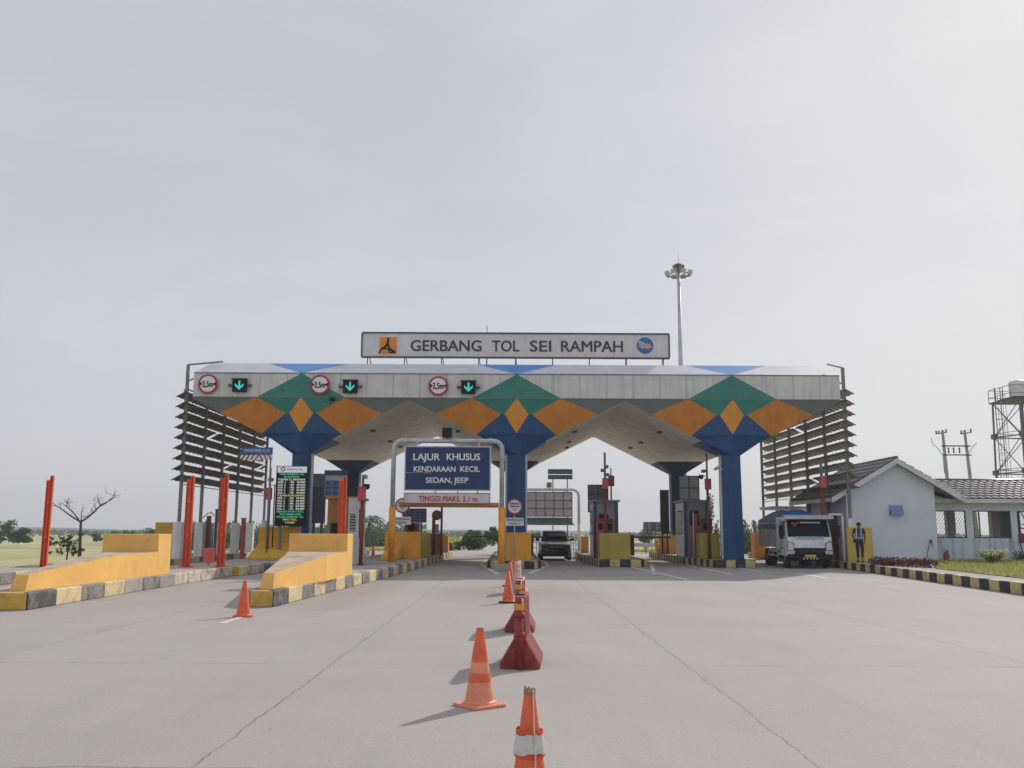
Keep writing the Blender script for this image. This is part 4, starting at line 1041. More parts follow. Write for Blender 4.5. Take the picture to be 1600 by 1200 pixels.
# ---------- far portal frame seen from behind
YQ = 68.0
xl, xr = P(812, 800, YQ).x, P(904.5, 800, YQ).x; zt = P(860, 765, YQ).z; o = (xr, YQ, 0); cr = .45; zc = P(904, 818, YQ).z
pf2 = thing('portal_frame', 'far steel portal frame seen from behind over the black car', 'height gauge', o)
path = [(xl, YQ, 0)] + [(xl, YQ, zt - cr)] + [(xl + cr * (1 - math.cos(R(a_))), YQ, zt - cr + cr * math.sin(R(a_))) for a_ in (30, 60, 90)] + [(xr - cr * (1 - math.cos(R(a_))), YQ, zt - cr + cr * math.sin(R(a_))) for a_ in (90, 60, 30)] + [(xr, YQ, zt - cr), (xr, YQ, zc)]
b = MB(o); b.tube(path, .10, 10); b.build('pipe_frame', steel, pf2)
b = MB(o); b.cyl((xr, YQ, 0), (xr, YQ, zc), .12, n=12); b.build('leg', mat('pale_cream_leg', (.62, .52, .36), .5, .06, 2), pf2)
b = MB(o); z = P(860, 819, YQ).z; b.cyl((xl, YQ, z), (xr - .35, YQ, z), .07, n=10); b.build('height_bar', gsteel, pf2)
t, o2, bb = backboard('lane_sign', 'grey ribbed back of a large sign hung in the far portal frame', 'sign', 823.5, 894, 769, 807, YQ - .15, mat('sign_back_pink_grey', (.42, .39, .38), .6, .08, 2), 5, 3, dsteel, zb=P(860, 807, YQ).z, legs=False)
backboard('height_sign', 'dull green back of a narrow sign under the large ribbed sign back', 'sign', 823.5, 894, 809, 817.5, YQ - .15, mat('sign_back_green', (.07, .14, .12), .6, .1, 2), 1, 1, p_greyg, zb=P(860, 818, YQ).z, legs=False)
b = MB(o2)
for px in (835, 882): x = P(px, 770, YQ).x; b.bar((x, YQ, bb[3] - .1), (x, YQ, zt), .05)
b.build('hanger', dsteel, t)
c = P(858, 758, YQ); t = thing('alarm_horn', 'small box with a slot on top of the far portal frame', 'alarm', (c.x, YQ, zt + .1)); o = (c.x, YQ, zt + .1)
b = MB(o); b.box(c.x - .19, c.x + .19, YQ - .1, YQ + .1, zt + .14, zt + .52); b.build('housing', gsteel, t, .01); b = MB(o); b.box(c.x - .02, c.x + .02, YQ - .11, YQ - .1, zt + .14, zt + .52); b.cyl((c.x, YQ, zt + .08), (c.x, YQ, zt + .14), .05, n=8); b.build('bracket', dsteel, t)
# two narrow green panels hung high behind
for (y0_, y1_, lb) in ((733.5, 740.5, 'upper of two narrow dark green panels above the far portal frame'), (742.5, 748.5, 'lower of two narrow dark green panels above the far portal frame')):
    backboard('overhead_panel', lb, 'panel', 856.5, 894, y0_, y1_, 72, mat('overhead_green', (.06, .11, .09), .6, .1, 2), 1, 1, dsteel, zb=.0, legs=(y0_ > 740))

# ================================================================== CONES AND BARRIERS
def cone(name, label, x, y, h, kind, rz=0.0, tilt=0.0, group='traffic cones along the lane divider'):
    t = thing('traffic_cone', label, 'traffic cone', (x, y, 0.0), rz, group=group)
    t.rotation_euler = (tilt, 0, rz)
    k = h / .70
    b = MB()
    r0, r1 = .138 * k, .034 * k; zb = .03 * k
    zz = [zb, .06 * k, .22 * k, .30 * k, .40 * k, .50 * k, .58 * k, .70 * k]
    rad = lambda z: r0 + (r1 - r0) * (z - zb) / (.70 * k - zb)
    cols = {'banded': [1, 1, 0, 1, 0, 0, 0], 'plain': [0] * 7, 'dark': [0] * 7}[kind]
    n = 24
    for i in range(7):
        vs = []
        for z in (zz[i], zz[i + 1]):
            for j in range(n): a_ = 2 * math.pi * j / n; vs.append((rad(z) * math.cos(a_), rad(z) * math.sin(a_), z))
        b.add(vs, [(j, (j + 1) % n, n + (j + 1) % n, n + j) for j in range(n)], cols[i], True)
    b.add([(r1 * .98 * math.cos(2 * math.pi * j / n), r1 * .98 * math.sin(2 * math.pi * j / n), zz[-1]) for j in range(n)], [list(range(n))], 2)
    b.lathe((0, 0, 0), [(r0 * 1.12, zb * .9), (r0 * 1.10, zb * 1.35), (r0 * .99, zb * 1.8)], n, 1 if kind == 'banded' else 0)
    b.build('cone_body', [cone_o, cone_p, black], t)
    if name == 'near': t.scale = (.88, .88, 1)
    b = MB(); s_ = .19 * k; b.prism([(s_ - .03, -s_), (s_, -s_ + .03), (s_, s_ - .03), (s_ - .03, s_), (-s_ + .03, s_), (-s_, s_ - .03), (-s_, -s_ + .03), (-s_ + .03, -s_)], 0.0, zb)
    b.build('base_plate', cone_p if kind == 'banded' else (black if kind == 'dark' else cone_o), t, .008)
    return t
c = G(749, 1103); cone('', 'large faded orange cone with pale bands standing clear of the barriers, nearest whole cone', c.x, c.y, .70, 'banded', R(38))
c = G(380, 963.5); cone('', 'lone orange cone before the yellow guard wall nose on the left', c.x, c.y, .66, 'plain', R(10))
nc = P(826, 1090, 5.5); near = cone('near', 'orange cone wrapped in white tape with a rope, cut by the bottom of the picture', nc.x + .005, 5.5, .70, 'plain', R(20))
b = MB()
ring_ = lambda r, z0_, z1_, jit, sd: None
rn = random.Random(4)
n = 22
def wrap(mb, z0_, z1_, grow, mi, amp):
    vs = []
    rad = lambda z: .138 + (.034 - .138) * (z - .03) / .67
    offs = [rn.uniform(-amp, amp) for _ in range(n)]
    for q, z in enumerate((z0_, (z0_ + z1_) / 2, z1_)):
        for j in range(n):
            a_ = 2 * math.pi * j / n; r_ = rad(z) + grow + rn.uniform(0, .006); vs.append((r_ * math.cos(a_), r_ * math.sin(a_), z + (offs[j] if q != 1 else 0)))
    mb.add(vs, [(w * n + j, w * n + (j + 1) % n, (w + 1) * n + (j + 1) % n, (w + 1) * n + j) for w in (0, 1) for j in range(n)], mi, False)
wrap(b, .37, .475, .014, 0, .008)
b.build('tape_wrap', tape_w, near)
b = MB(); wrap(b, .355, .375, .012, 0, .005); wrap(b, .475, .495, .018, 0, .006); b.build('tape_edge', mat('red_tape', (.7, .08, .03), .5, .1, 5), near)
b = MB(); b.tube([(.012, -.035, .715), (.008, -.042, .69), (.0, -.085, .50), (-.005, -.12, .38), (-.014, -.14, .25), (-.02, -.150, .10), (-.06, -.30, .03), (-.05, -.9, .01)], .0045, 6); b.build('rope', rope, near)
b = MB(); b.lathe((0, 0, .685), [(.038, 0), (.040, .010), (.034, .018)], 14); 
for j in range(7): a_ = j * .9; b.bar((.026 * math.cos(a_), .026 * math.sin(a_), .70), (.036 * math.cos(a_ + .5), .036 * math.sin(a_ + .5), .712 + .006 * (j % 3)), .010)
b.build('torn_top', mat('torn_top', (.30, .22, .12), .8, .2, 20), near)
b = MB(); b.prism([(-.05, -.02), (.0, -.02), (.0, .02), (-.05, .02)], 0, .001)
for (px, py, h, kd, lb) in ((794, 942, .70, 'dark', 'orange cone with black base left of the second water barrier'),
                        (797, 957.5, .30, 'dark', 'short dark cone stub between the two front water barriers'),
                        (797, 916, .70, 'dark', 'orange cone with rope just behind the black based one'),
                        (802, 903, .72, 'dark', 'orange cone farther back in the row, beside the pale barrier'),
                        (800, 897, .72, 'plain', 'farthest orange cone of the row in front of the middle island')):
    if h < .5: continue
    c = G(px, py); t = cone('', lb, c.x, c.y, h, kd, R(px % 30))
    if py in (942, 916):
        b = MB(); b.tube([(.01, -.04, .70), (.03, -.10, .45), (.05, -.16, .2), (.2, -.1, .25), (.3, .0, .5)], .012, 6); b.build('rope', rope, t)
for px, py, lb, h in ((583, 869, 'tiny red cone on the far road seen between booth and portal frame', .7), ):
    c = G(px, py); cone('', lb, c.x, c.y, h, 'plain', 0)

def barrier(label, x, y, rz, main, cap, L=1.15, tapem=tape_y):
    t = thing('water_barrier', label, 'water barrier', (x, y, 0), rz, group='red plastic water barriers along the lane divider')
    # cross section: wide foot, sloping skirt, slim wall; length runs along +y
    def sec(y_, g=0.0, zt=.80):
        pr = [(.235, 0), (.24, .07), (.075, .35), (.058, zt)]
        return [(p[0] - g, y_, p[1]) for p in pr] + [(-(p[0] - g), y_, p[1]) for p in pr[::-1]]
    b = MB(); st = [0, .03]
    rings = [sec(0, .02), sec(.03, 0)]
    n = 4
    for i in range(n):
        y0_ = .12 + (L - .24) * i / n; y1_ = .12 + (L - .24) * (i + 1) / n; gp = .05
        rings += [sec(y0_ + gp * .3), sec(y0_ + gp * .6, .022), sec(y0_ + gp * 1.6, .022), sec(y0_ + gp * 2.0)]
    rings += [sec(L - .03, 0), sec(L, .02)]
    b.loft(rings, 0); b.build('body', main, t, .008)
    b = MB(); b.cyl((0, -.045, .02), (0, -.045, .82), .045, n=12)
    for z in (.38, .60): b.cyl((0, -.045, z), (0, -.045, z + .05), .062, n=12); b.box(-.05, .05, -.045, .01, z, z + .05)
    b.build('hinge_post', main, t)
    b = MB(); b.cyl((0, -.045, .685), (0, -.045, .755), .0495, n=14, cap=False); b.box(-.068, .068, -.004, .004, .685, .755); b.build('reflective_band', tapem, t)
    b = MB(); b.box(-.06, .06, .02, L - .02, .795, .83); b.build('top_rail', cap, t, .01)
    b = MB(); b.cyl((0, .3, .83), (0, .3, .845), .05, n=12); b.build('filler_cap', black, t)
    return t
c = G(812, 1046); barrier('nearest red water barrier with yellow band, widest in view', c.x, c.y, R(-4), barr, barr, 1.0)
c = G(811, 989); barrier('second red water barrier behind the nearest one', c.x, c.y, R(-3), barr, barr2, 1.0)
c = G(808, 934); barrier('pale faded water barrier farther back, beyond the two red ones', c.x, c.y + 1.2, R(-3), barr2, barr2, 1.1)
# ================================================================== TRUCK
def wheel(parent, x, y, r, w, rimm, n=28):
    b = MB(); prof = [(r * .58, -w / 2), (r * .93, -w / 2), (r, -w / 2 + .03), (r, w / 2 - .03), (r * .93, w / 2), (r * .58, w / 2)]
    vs = [(x + q[1], y + q[0] * math.cos(2 * math.pi * j / n), r + q[0] * math.sin(2 * math.pi * j / n)) for q in prof for j in range(n)]
    b.add(vs, [(i * n + j, i * n + (j + 1) % n, (i + 1) * n + (j + 1) % n, (i + 1) * n + j) for i in range(5) for j in range(n)], 0, True)
    wh = b.build('wheel', tyre_m, parent)
    b = MB(); b.cyl((x - w / 2 + .04, y, r), (x + w / 2 - .04, y, r), r * .6, n=20); b.cyl((x - w / 2 - .01, y, r), (x + w / 2 + .01, y, r), r * .2, n=12); b.build('rim', rimm, wh)
    return wh
tyre_m = mat('tyre_rubber', (.02, .02, .021), .85, .1, 8); rim_m = mat('rim_grey', (.25, .25, .25), .5, .1, 8)
cabw = mat('truck_white', (.74, .75, .79), .35, .04, 2, spec=.5, coat=.3, dirt=(.36, .33, .3), dirt_amt=.5, dirt_scale=2.5)
boxm = mat('truck_box_grey_green', (.54, .58, .60), .55, .12, 2, dirt=(.16, .12, .1), dirt_amt=.7, dirt_scale=2)
tarp = mat('blue_tarpaulin', (.02, .12, .34), .55, .2, 2.5, .4, 8)
lampm = mat('headlamp', (.62, .62, .62), .12, .1, 20, spec=.8, coat=1)
a = G(1265, 889); tk = thing('truck', 'white light truck with blue tarpaulin over its load, at the right hand lane', 'truck', (a.x + .10, a.y + .15, 0), R(-4.0)); tk.scale = (1.03, 1.0, 1.07)
prof = [(0.03, .50), (0.0, .55), (0.0, .80), (.02, 1.22), (.10, 1.32), (.40, 2.04), (.52, 2.12), (1.55, 2.14), (1.6, 2.1), (1.6, .55)]
b = MB()
rings = []
for x, ins in ((-.98, .07), (-.93, 0), (.93, 0), (.98, .07)):
    rings.append([(x * (1 - (.07 if z > 1.35 else 0) * (z - 1.35) / .8), y + ins * (1 if y < .8 else -1), z + (-ins * .6 if z > 1.5 else 0)) for y, z in prof])
b.loft(rings, 0); b.build('cab', cabw, tk, .012)
def on_ws(u, v):   # point just in front of windscreen plane
    y = .10 + (.40 - .10) * v - .02; z = 1.32 + (2.04 - 1.32) * v; return ((.93 - .05 * v) * u, y - .012, z + .006)
b = MB(); b.poly([on_ws(-.93, .06), on_ws(.93, .06), on_ws(.95, .93), on_ws(-.95, .93)], 0); ws = b.build('windscreen', glass_d, tk)
b = MB(); f = [on_ws(-.97, .0), on_ws(.97, .0), on_ws(.985, .98), on_ws(-.985, .98)]; f = [(x, y + .006, z) for x, y, z in f]; b.poly(f); b.build('seal', black, tk)
b = MB(); q = [on_ws(-.5, .78), on_ws(.5, .78), on_ws(.5, .86), on_ws(-.5, .86)]; b.poly([(x + .12, y - .006, z) for x, y, z in q]); b.build('sticker', signwhite, ws)
b = MB()
for u0, v0, v1 in ((-.76, .68, .88), (-.66, .58, .80), (-.54, .70, .90)):
    q = [on_ws(u0, v0), on_ws(u0 + .1, v0 + .03), on_ws(u0 + .12, v1), on_ws(u0 - .03, v1 - .04)]; b.poly([(x, y - .006 - v0 * .004, z) for x, y, z in q])
b.build('red_sticker', redp, ws)
b = MB(); b.hexa([(-1.05, -.10, 2.06), (1.05, -.10, 2.06), (1.03, .55, 2.13), (-1.03, .55, 2.13)], [(-1.05, -.10, 2.16), (1.05, -.10, 2.16), (1.03, .55, 2.24), (-1.03, .55, 2.24)]); b.build('sun_visor', mat('visor_pale', (.50, .54, .56), .5, .08, 2), tk, .01)
b = MB(); b.box(-.62, .62, -.012, .03, 1.24, 1.335); b.build('wiper_panel', mat('pale_blue_panel', (.36, .48, .62), .3, .06, 3), tk, .006)
b = MB()
for x in (-.45, .0, .42): b.bar((x, -.02, 1.33), (x + .3, .03, 1.40), .014); b.ell((x, -.02, 1.30), (.02, .02, .02), 8)
b.build('wiper', black, tk)
b = MB(); b.box(-.66, .66, -.025, .02, .60, .86)
for i in range(3): b.box(-.64, .64, -.035, -.025, .66 + .06 * i, .672 + .06 * i, 1)
b.build('grille', [black, dsteel], tk)
for s in (-1, 1):
    b = MB(); b.prismY([(s * .655, .735), (s * .965, .735), (s * .95, 1.145), (s * .675, 1.06)][::s], -.02, .05); b.build('lamp_surround', black, tk)
    b = MB(); b.prismY([(s * .68, .76), (s * .955, .76), (s * .94, 1.12), (s * .70, 1.04)][::s], -.03, .06, 0); h = b.build('headlight', lampm, tk, .02)
    b = MB(); b.disc((s * .76, .90), .085, -.045, -.03, 16); b.disc((s * .88, .92), .055, -.045, -.03, 14); b.build('lens', lampm, h)
    b = MB(); b.box(s * .78 - .13, s * .78 + .13, -.035, .03, .64, .74); b.build('indicator', mat('clear_lamp', (.55, .54, .5), .2, .1, 8), tk, .01)
    b = MB(); x = s * .955
    # side window of the door
    q = [(x, .28, 1.36), (x, 1.15, 1.36), (x * .95, 1.12, 1.98), (x * .95, .50, 1.98)]; q = [(p[0] + s * .022, p[1], p[2]) for p in q]; b.poly(q); b.build('side_window', glass_d, tk)
    b = MB(); b.box(s * .975 - .01, s * .975 + .012, .12, .135, .6, 1.33); b.box(s * .975 - .01, s * .975 + .012, 1.22, 1.235, .6, 2.0); b.box(s * .985 - .01, s * .985 + .015, .95, 1.1, 1.2, 1.24); b.build('door_line', dsteel, tk)
    b = MB(); b.tube([(s * .93, .2, 1.95), (s * 1.12, .02, 1.9), (s * 1.18, -.05, 1.7), (s * 1.15, -.02, 1.35), (s * .97, .06, 1.25)], .014, 6); mi = b.build('mirror_arm', black, tk)
    b = MB(); b.box(s * 1.20 - .11, s * 1.20 + .11, -.1, -.03, 1.36, 1.80); b.ell((s * 1.2, -.05, 1.33), (.10, .05, .10), 12); b.build('mirror', black, mi, .02)
b = MB(); b.box(-.96, .96, -.06, .12, .40, .60); b.box(-.9, .9, .0, .5, .34, .42); b.build('bumper', black, tk, .02)
b = MB(); b.box(-.24, .24, -.075, -.06, .47, .58); b.build('number_plate', mat('plate_yellow', (.62, .45, .06), .5, .05, 5), tk)
b = MB()
for i in range(5): b.disc((-.28 + .14 * i, .42), .03, -.075, -.06, 10)
b.build('marker_lamp', signwhite, tk)
b = MB(); b.box(-.4, -.3, .3, 6.1, .55, .75); b.box(.3, .4, .3, 6.1, .55, .75); b.box(-.9, .9, .68, .82, .30, .45); b.box(-.9, .9, 4.5, 4.7, .32, .5); b.box(-.28, .28, 1.2, 2.0, .4, .8); b.build('chassis', black, tk)
for y, xs_, w_ in ((.78, (-.83, .83), .22), (4.55, (-.78, .78), .46)):
    for x in xs_: wheel(tk, x, y, .39, w_, rim_m)
b = MB()
for s in (-1, 1):
    for k in range(8):
        a0 = math.pi * k / 8; a1 = math.pi * (k + 1) / 8
        y0, z0, y1, z1 = .78 + .47 * math.cos(a0), .39 + .47 * math.sin(a0), .78 + .47 * math.cos(a1), .39 + .47 * math.sin(a1)
        b.hexa([(s * .98, y0, z0), (s * .7, y0, z0), (s * .7, y1, z1), (s * .98, y1, z1)], [(s * .98, y0, z0 + .03), (s * .7, y0, z0 + .03), (s * .7, y1, z1 + .03), (s * .98, y1, z1 + .03)])
b.build('mudguard', black, tk)
b = MB(); b.box(-1.02, 1.02, 1.72, 6.2, .86, .98); 
for s in (-1, 1):
    b.box(s * 1.0 - .03, s * 1.0 + .03, 1.8, 6.2, .98, 1.95)
    for i in range(9): y = 1.9 + .52 * i; b.box(s * 1.045 - .015, s * 1.045 + .015, y, y + .07, .88, 1.95)
    b.box(s * 1.045 - .02, s * 1.045 + .02, 1.8, 6.2, 1.9, 1.96); b.box(s * 1.045 - .02, s * 1.045 + .02, 1.8, 6.2, 1.40, 1.45)
b.box(-1.0, 1.0, 6.14, 6.2, .98, 1.95); b.build('cargo_box', boxm, tk, .006)
b = MB(); b.box(-1.06, 1.06, 1.66, 1.78, .75, 2.16); b.build('head_board', mat('headboard_pale', (.58, .61, .63), .5, .1, 2, dirt=(.2, .2, .2), dirt_amt=.5), tk, .01)
b = MB(); rn = random.Random(9); rings = []
for i in range(12):
    y = 1.85 + 4.4 * i / 11; hgt = 2.48 + .05 * math.sin(i * .9) + rn.uniform(-.02, .02) - (.12 if i in (0, 11) else 0)
    pts = []
    for j in range(11):
        t_ = math.pi * j / 10; px_ = 1.07 * math.cos(t_); 
        pz = 2.02 + (hgt - 2.02) * (1 - abs(math.cos(t_)) ** 2.0) + rn.uniform(-.02, .02)
        pts.append((px_ + rn.uniform(-.01, .01), y, pz if 0 < j < 10 else 1.70 + rn.uniform(-.05, .05)))
    rings.append(pts)
b.loft(rings, 0, True); b.build('tarpaulin', tarp, tk)
b = MB()
for s in (-1, 1):
    for z in (.45, .65): b.box(s * .98 - .02, s * .98 + .02, 1.85, 3.9, z, z + .09)
    for y in (1.9, 2.9, 3.85): b.box(s * .98 - .045, s * .98 - .02, y, y + .06, .45, .9)
b.build('side_guard', steel, tk)

# ================================================================== CAR
carp = mat('car_black_paint', (.008, .009, .014), .28, .05, 2, spec=.4, coat=.8)
a = G(868.5, 876); car = thing('car', 'black family car driving through the lane right of the middle column', 'car', (a.x, a.y, 0), R(0))
def sec(y, w, z0, z1, sh=.10):
    return [(-w * .86, y, z0), (-w, y, z0 + .12), (-w, y, (z0 + z1) / 2 + .05), (-w * .96, y, z1 - sh), (-w * .80, y, z1 - .015), (-w * .4, y, z1), (w * .4, y, z1), (w * .80, y, z1 - .015), (w * .96, y, z1 - sh), (w, y, (z0 + z1) / 2 + .05), (w, y, z0 + .12), (w * .86, y, z0)]
b = MB(); b.loft([sec(0, .70, .30, .74), sec(.06, .80, .24, .84), sec(.2, .86, .22, .90), sec(.6, .89, .22, 1.0), sec(1.15, .90, .22, 1.11), sec(3.9, .90, .24, 1.08), sec(4.3, .86, .28, 1.02), sec(4.42, .78, .34, .9)], 0, True)
b.build('body', carp, car, autosm=True)
gs = lambda y, w0, w1, z1: [(-w0, y, 1.03), (-w1 - .02, y, z1 - .06), (-w1 + .08, y, z1), (w1 - .08, y, z1), (w1 + .02, y, z1 - .06), (w0, y, 1.03)]
b = MB(); b.loft([gs(1.12, .80, .78, 1.06), gs(1.82, .84, .66, 1.60), gs(2.4, .85, .65, 1.67), gs(3.7, .84, .64, 1.64), gs(4.2, .80, .66, 1.15)], 0); b.build('cabin', carp, car, autosm=True)
b = MB(); b.poly([(-.73, 1.155, 1.10), (.73, 1.155, 1.10), (.60, 1.79, 1.565), (-.60, 1.79, 1.565)]); b.build('windscreen', glass_d, car)
b = MB()
for s in (-1, 1): b.bar((s * .77, 1.14, 1.09), (s * .645, 1.80, 1.60), .05, .04)
b.bar((-.645, 1.81, 1.612), (.645, 1.81, 1.612), .03, .02); b.build('pillar', mat('car_pillar_sheen', (.42, .43, .45), .25, .05, 3, metal=.7), car)  # silver tone stands in for sky reflected along the windscreen edges
b = MB(); b.box(-.45, .45, -.012, .05, .60, .80); b.box(-.40, .40, -.03, .0, .765, .785, 1); b.box(-.40, .40, -.03, .0, .70, .712, 1); b.build('grille', [black, steel], car)
for s in (-1, 1):
    b = MB(); b.prismY([(s * .52, .80), (s * .82, .83), (s * .84, .90), (s * .58, .86)][::s], .045, .16, 0); b.build('headlight', mat('car_lamp', (.22, .23, .25), .2, .1, 20), car, .01)
    b = MB(); b.box(s * .68 - .09, s * .68 + .09, .01, .1, .40, .46); b.build('fog_lamp', mat('clear_lamp', (0, 0, 0)), car, .01)
    b = MB(); b.bar((s * .84, 1.3, 1.10), (s * .93, 1.28, 1.13), .04); b.ell((s * 1.0, 1.27, 1.15), (.10, .06, .075), 12); b.build('mirror', black, car)
b = MB(); b.box(-.22, .22, -.005, .03, .45, .56); b.build('number_plate', mat('plate_dark', (.03, .03, .035), .4, .05, 5), car)
b = MB(); b.box(-.7, .7, .005, .1, .27, .38); b.build('bumper', black, car, .01)
for y in (.85, 3.55):
    for x in (-.79, .79): wheel(car, x, y, .335, .22, rim_m)
b = MB(); b.box(-.72, .72, .5, 4.1, .21, .26); b.build('underbody', black, car)

# ================================================================== PERSON
def skinmesh(name, pts, edges, rad, m_, parent, sub=2, root=0):
    me = bpy.data.meshes.new(name); me.from_pydata([tuple(p) for p in pts], edges, []); me.materials.append(m_)
    ob = bpy.data.objects.new(name, me); COL.objects.link(ob); ob.parent = parent
    sk = ob.modifiers.new('skin', 'SKIN'); sk.use_smooth_shade = True
    for i, r_ in enumerate(rad):
        r_ = r_ if isinstance(r_, tuple) else (r_, r_); me.skin_vertices[0].data[i].radius = r_; me.skin_vertices[0].data[i].use_root = (i == root)
    sb = ob.modifiers.new('sub', 'SUBSURF'); sb.levels = sub; sb.render_levels = sub
    return ob
skin = mat('skin', (.20, .10, .065), .55, .05, 4); navy = mat('dark_trousers', (.018, .018, .028), .85, .15, 6); vest = mat('blue_vest', (.015, .09, .32), .7, .1, 6); shirt = mat('dark_shirt', (.03, .035, .06), .85, .1, 6)
refl = mat('reflective_strip', (.68, .69, .70), .5, .05, 6); hair = mat('black_hair', (.012, .010, .010), .7, .2, 30); shoe = mat('shoe', (.03, .03, .03), .5, .1, 6)
a = G(1341, 879, .32); pr = thing('person', 'person in blue reflective vest and dark trousers walking away on the pavement', 'person', (a.x + .10, a.y, .315), R(-24))
# x right, y away from the viewer (walking direction), z up
J = dict(pel=(0, 0, .93), sp=(0, .01, 1.12), ch=(0, .02, 1.33), nk=(0, .02, 1.47), hd=(0, .04, 1.60), ht=(0, .03, 1.70),
         hl=(-.09, 0, .90), kl=(-.10, .16, .52), al=(-.09, .02, .12), tl=(-.10, .17, .05), hr=(.09, 0, .90), kr=(.10, .05, .49), ar=(.09, -.16, .13), tr=(.10, -.04, .035),
         sl=(-.18, .01, 1.41), el=(-.28, -.07, 1.16), wl=(-.20, .12, 1.02), sr=(.18, .01, 1.41), er=(.24, -.02, 1.14), wr=(.22, .12, .94))
names = list(J); idx = {n_: i for i, n_ in enumerate(names)}
E = [('pel', 'sp'), ('sp', 'ch'), ('ch', 'nk'), ('nk', 'hd'), ('hd', 'ht'), ('pel', 'hl'), ('hl', 'kl'), ('kl', 'al'), ('al', 'tl'), ('pel', 'hr'), ('hr', 'kr'), ('kr', 'ar'), ('ar', 'tr'), ('ch', 'sl'), ('sl', 'el'), ('el', 'wl'), ('ch', 'sr'), ('sr', 'er'), ('er', 'wr')]
RD = dict(pel=(.13, .10), sp=(.12, .09), ch=(.14, .10), nk=.055, hd=(.085, .10), ht=(.07, .08), hl=.09, kl=.058, al=.038, tl=.036, hr=.09, kr=.058, ar=.038, tr=.036, sl=.065, el=.042, wl=.027, sr=.065, er=.042, wr=.027)
# hands: short finger chains rooted in the palm
pts = [Vector(J[n_]) for n_ in names]; rad = [RD[n_] for n_ in names]; ed = [(idx[a_], idx[b_]) for a_, b_ in E]
for w_, s in (('wl', -1), ('wr', 1)):
    wv = Vector(J[w_]); dirv = (wv - Vector(J['el' if s < 0 else 'er'])).normalized(); p_i = len(pts); pts.append(wv + dirv * .07); rad.append((.034, .02)); ed.append((idx[w_], p_i))
    for k in range(4):
        q = wv + dirv * .12 + Vector((s * (.0 + .0), 0, .024 - .016 * k)); i0 = len(pts); pts += [q, q + dirv * (.035 - .004 * abs(k - 1)) + Vector((-s * .012, 0, -.01))]; rad += [.009, .0075]; ed += [(p_i, i0), (i0, i0 + 1)]
    q = wv + dirv * .06 + Vector((-s * .035, .0, .015)); i0 = len(pts); pts += [q, q + dirv * .035]; rad += [.010, .008]; ed += [(p_i, i0), (i0, i0 + 1)]
skinmesh('body', pts, ed, rad, skin, pr, 1)
skinmesh('trousers', [J['pel'], (J['hl'][0], 0, .86), J['kl'], (-.09, .05, .19), (J['hr'][0], 0, .86), J['kr'], (.093, -.12, .19), (0, 0, .99)], [(0, 1), (1, 2), (2, 3), (0, 4), (4, 5), (5, 6), (0, 7)], [(.165, .14), .098, .070, .055, .098, .070, .055, (.17, .14)], navy, pr)
skinmesh('shirt', [J['sp'], J['ch'], J['sl'], (-.255, -.05, 1.24), J['sr'], (.225, -.01, 1.22), (0, .02, 1.46), (0, 0, .99)], [(0, 1), (1, 2), (2, 3), (1, 4), (4, 5), (1, 6), (0, 7)], [(.165, .135), (.17, .125), .08, .062, .08, .062, .06, (.18, .15)], shirt, pr)
skinmesh('vest', [(0, 0, 1.02), (0, .01, 1.2), (0, .02, 1.38), (-.11, .02, 1.44), (.11, .02, 1.44)], [(0, 1), (1, 2), (2, 3), (2, 4)], [(.175, .145), (.175, .145), (.185, .145), (.07, .09), (.07, .09)], vest, pr, 2)
b = MB()
for x in (-.10, .10): b.tube([(x, -.155, 1.0), (x, -.158, 1.2), (x * .95, -.14, 1.40), (x * .9, -.06, 1.51)], .016, 6)
b.tube([(-.185, .0, 1.06), (-.14, -.12, 1.06), (0, -.16, 1.06), (.14, -.12, 1.06), (.185, .0, 1.06)], .022, 6); b.build('reflective_strip', refl, pr)
b = MB(); b.ell((0, .025, 1.665), (.092, .108, .085), 14); b.build('hair', hair, pr)
b = MB()
for s in (-1, 1): b.ell((s * .088, .05, 1.62), (.015, .025, .035), 8)
b.ell((0, .15, 1.60), (.015, .02, .025), 8); b.build('ears_and_nose', skin, pr)
for c in ((-.10, .10, .05), (.10, -.10, .05)):
    b = MB(); b.ell(c, (.05, .135, .055), 12); b.build('shoe', shoe, pr)
b = MB(); b.box(-.27, -.17, .10, .17, .86, .98); b.build('held_pouch', black, pr, .01)
